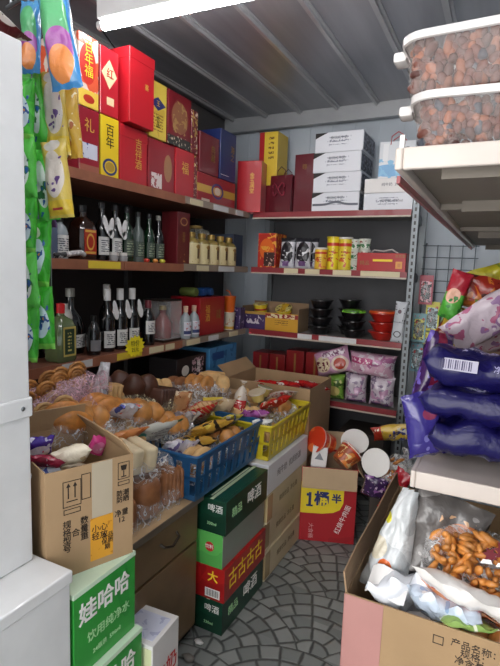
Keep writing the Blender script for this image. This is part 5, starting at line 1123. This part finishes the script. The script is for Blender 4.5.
# ================================================================== RIGHT SHELVES
# nut tubs on the upper shelf
PPL = mat('tub_plastic', 'C9C6C4', .25, trans=0, coat=.5); PPC = film('tub_clear', 'D8CCC8', .13, .2, 6)
NUTS = [mat('nut_brown', '5E3024', .5, var=.3, vs=30), mat('nut_tan', '84492C', .5, var=.3, vs=30), mat('nut_dark', '4A241C', .5, var=.3, vs=30), mat('raisin_blue', '2E3440', .5, var=.3, vs=30)]
def tub(label, loc, rz, seed):
    t = thing('nut_tub', label, 'tub', loc, rz)
    def rr(w, d, r, z, bm, n=6):
        v = []
        for (sx, sy, a0) in ((1, 1, 0), (-1, 1, 90), (-1, -1, 180), (1, -1, 270)):
            for k in range(n):
                a = R(a0 + 90 * k / (n - 1)); v.append(bm.verts.new((sx * (w / 2 - r) + r * math.cos(a), sy * (d / 2 - r) + r * math.sin(a), z)))
        return v
    bm = bmesh.new(); L_ = [rr(.165, .125, .03, 0, bm), rr(.18, .14, .032, .078, bm)]
    for a, b in zip(L_, L_[1:]):
        for i in range(len(a)): bm.faces.new((a[i], a[(i + 1) % len(a)], b[(i + 1) % len(b)], b[i]))
    bm.faces.new(L_[0][::-1]); link('clear_body', bm, PPC, t, 60)
    bm = bmesh.new(); L_ = [rr(.186, .146, .035, .072, bm), rr(.194, .154, .038, .073, bm), rr(.194, .154, .038, .084, bm), rr(.172, .132, .03, .088, bm)]
    for a, b in zip(L_, L_[1:]):
        for i in range(len(a)): bm.faces.new((a[i], a[(i + 1) % len(a)], b[(i + 1) % len(b)], b[i]))
    lid = link('lid', bm, PPL, t, 50)
    bm = bmesh.new(); vv = rr(.172, .132, .03, .0879, bm); bm.faces.new(vv); link('lid_window', bm, PPC, t)
    for s in (-1, 1):
        bm = bmesh.new(); box(bm, s * .095, s * .118, -.018, .018, .066, .083, .005); link('lid_tab', bm, PPL, t, 40)
    rnd = random.Random(seed)
    bms = [bmesh.new() for _ in NUTS]
    for i in range(230):
        k = rnd.choice((0, 0, 0, 1, 1, 2, 0, 2, 0, 1, 2, 3)); side = rnd.random()
        z = .006 + .068 * rnd.random() ** .8
        if side < .55: x, y = rnd.uniform(-.074, .074), -.055 + rnd.uniform(0, .01)
        elif side < .8: x, y = -.074 + rnd.uniform(0, .008), rnd.uniform(-.055, .055)
        else: x, y = rnd.uniform(-.072, .072), rnd.uniform(-.05, .05)
        M = Matrix.Translation((x, y, z)) @ Euler((rnd.uniform(0, 6), rnd.uniform(0, 6), rnd.uniform(0, 6))).to_matrix().to_4x4()
        blob_bm(.013, .008, .0075, i, .15, 2, 2, bms[k], M)
    for k, b in enumerate(bms): tag(link('mixed_nuts', b, NUTS[k], t, 180), kind='stuff')
    return t
tub('clear plastic tub of mixed nuts, lower of two stacked on the right upper shelf', (-.062, .895, 1.6925), 4, 1)
tub('clear plastic tub of mixed nuts, upper of two stacked on the right upper shelf', (-.078, .895, 1.783), -2, 2)
t = thing('shelf_clip', 'small translucent clip standing at the corner of the right upper shelf', 'clip', (-.158, .815, 1.6925), 0)
link('clip', B(-.004, .004, -.003, .003, 0, .022, .001), PPL, t)
for i, (y, lab) in enumerate(((1.25, 'dark box of dried fruit behind the nut tubs on the upper right shelf'), (1.7, 'brown carton farther back on the upper right shelf'))):
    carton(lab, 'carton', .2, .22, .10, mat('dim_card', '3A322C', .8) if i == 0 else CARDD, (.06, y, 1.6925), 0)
# purple packs on the lower right shelf
PURP = prt('deep_purple_pack', '14104A', [('blob', 7, .58, '1B1658'), ('lines', .3, .8, .3, .42, 1, 'A8A4D0'), ('rect', .28, .5, .60, .80, '9A96B4'), ('lines', .28, .5, .60, .80, 2, '2A2450'), ('rect', .62, .8, .64, .74, '4A4488')], .38, coat=.2, bump=.8, bs=14)
PURP.node_tree.nodes['Principled BSDF'].inputs['Specular IOR Level'].default_value = .3
for i, (x, y, z, w, ry, rz, lab) in enumerate(((.005, 1.38, 1.095, .30, 0, 4, 'dark purple snack bag at the bottom of the pile on the lower right shelf'), (-.005, 1.375, 1.18, .31, 2, -3, 'dark purple snack bag in the middle of the lower right shelf pile'),
        (-.005, 1.375, 1.265, .32, 2, 0, 'dark purple snack bag with a pale barcode, on top of the pile'))):
    pack(lab, w, .24, .09, PURP, (x, y, z), (78 if i == 2 else 84, ry, rz), seed=110 + i, group='dark purple snack bags', wr=.026, crimp=.04, boxy=1)
pack('lighter purple snack bag end hanging over the lower right shelf edge', .10, .17, .06, prt('violet_end', '352C78', [('blob', 10, .6, '6A66A8'), ('ell', .6, .7, .2, .08, '7A2A4A')], .22, coat=.6, bump=.8, bs=16), (-.150, 1.31, 1.12), (0, -12, 30), seed=115)
pack('maroon edged purple snack bag standing at the left end of the pile', .08, .22, .06, prt('maroon_end', '3A1E50', [('rect', .3, .6, 0, 1, '7A1E3A'), ('blob', 16, .58, '6A5AA8')], .22, coat=.6, bump=.8, bs=16), (-.155, 1.45, 1.24), (0, 12, 40), seed=116)
flo = prt('pink_floral_pack', 'BFB0BA', [('blob', 16, .56, '8E6A94'), ('blob', 26, .58, 'A85A7A'), ('blob', 10, .64, 'D8CCD2')], .3, coat=.3, bump=.5)
pack('pale pink floral snack bag leaning above the dark purple pile', .26, .12, .06, flo, (-.03, 1.60, 1.385), (20, -38, 8), seed=120)
pack('second pale floral snack bag lying under the leaning one', .30, .14, .07, flo, (.02, 1.72, 1.34), (30, -14, -6), seed=121)
carton('plain brown carton on the lower right shelf behind the purple pile', 'carton', .32, .50, .22, CARDD, (.08, 1.86, 1.027), 0)
carton('plain carton farther back on the lower right shelf, in shade', 'carton', .32, .50, .30, CARDD, (.08, 2.45, 1.027), 0)
for (x, y, z, w, h, r, m, lab) in ((-.135, 1.74, 1.44, .07, .16, (0, 14, -12), prt('redgreen_pack', '4EA03A', [('rect', 0, 1, .55, 1, '9A1E2E'), ('ell', .5, .5, .3, .15, 'D8A890'), ('blob', 20, .58, '2E7A2E', 0, 1, 0, .5)], .3, bump=.5), 'red and green snack pouch hanging over the right shelf edge'),
        (-.02, 1.86, 1.50, .17, .10, (10, -22, 0), prt('yellow_bright_pack', 'B9B02A', [('blob', 12, .56, '8A9A2A'), ('blob', 20, .6, 'D8CC5A')], .28, coat=.4, bump=.6), 'yellow snack bag highest on the lower right shelf'),
        (-.06, 1.80, 1.45, .16, .11, (15, 10, 5), prt('orange_red_pack', '9A2A1E', [('blob', 14, .54, 'C8722E'), ('blob', 26, .6, '4A1A14'), ('blob', 10, .64, '6A8A2E')], .28, coat=.4, bump=.6), 'orange and dark red snack bag under the yellow one'),
        (-.13, 1.80, 1.33, .11, .14, (10, 24, 20), prt('yellow_brown_pack', 'A8902E', [('blob', 16, .54, '6A2A1E'), ('blob', 30, .6, 'D8D0A8')], .28, coat=.4, bump=.6), 'yellow and brown snack bag beside the red and green pouch'),
        (.07, 1.78, 1.44, .14, .12, (10, -10, 5), prt('purple_grey_pack', '7A6484', [('blob', 16, .54, 'A898B0'), ('blob', 30, .6, '4A3A5A')], .28, coat=.4, bump=.6), 'greyish purple snack bag at the right edge of the picture')):
    pack(lab, w, h, .05, m, (x, y, z), r)

# ================================================================== SMALL LITTER
o = link('litter', blob_bm(.02, .012, .008, 3, .6, 2, 4), WHITE, None, 180, (-1.02 + .06, 1.55, .009)); tag(o, 'small crumpled white scrap on the floor before the drawer cabinet', 'litter')
o = link('litter', blob_bm(.028, .016, .010, 8, .6, 2, 4), mat('litter_grey', '7A7670', .6), None, 180, (-.95, 1.46, .011)); tag(o, 'crumpled grey wrapper on the floor beside the milk carton', 'litter')

bm = bmesh.new()
for k in range(15): box(bm, -.085 + k * .005, -.085 + k * .005 + (.0012, .003, .002)[k % 3], -.0006, 0, -.011, .011)
for o in bpy.data.objects:
    if o.get('label', '').startswith('dark purple snack bag with a pale barcode'):
        link('barcode_label', B(-.105, -.03, -.014, .014, .112, .1255), mat('barcode_pale', 'A8A4B8', .4), o)
        link('barcode', bm, mat('barcode_ink', '2A2450', .4), o, None, (-.03, 0, .1262), (R(-90), 0, 0))
        text(o, '净含量', .018, (.03, .0, .1262), mat('lilac_ink', '9A96C0', .4), rot=(0, 0, 0))
for k, (lab, x, y, z, rz, w, d, h, kd, n, fm, br, tx, ty) in enumerate((
 ('clear bag of pale bread on top of the near half of the yellow basket', -1.12, 2.25, .715, 80, .20, .15, .10, 'bun', 4, F_CLEAR, BUNL, 0, 4),
 ('clear bag of golden rolls on top of the far half of the yellow basket', -1.02, 2.44, .725, 84, .20, .14, .10, 'roll', 3, F_CLEAR, BUN, 0, 0),
 ('milky wrapped bread at the far left of the yellow basket', -1.17, 2.56, .715, 100, .16, .14, .09, 'bun', 2, F_MILK, CREAM, 0, 0),
 ('clear bag of brown pastry filling the far half of the blue basket', -1.08, 1.95, .70, 86, .20, .16, .10, 'bun', 4, F_CLEAR, BUN, 0, 0),
 ('clear bag of pale pastry at the near end of the blue basket', -1.07, 1.68, .70, 86, .20, .16, .09, 'roll', 3, F_CLEAR, BUNL, 0, 0))):
    bread_bag(lab, (x, y, z), (tx, ty, rz), w, d, h, kd, n, fm, 170 + k, bread=br)
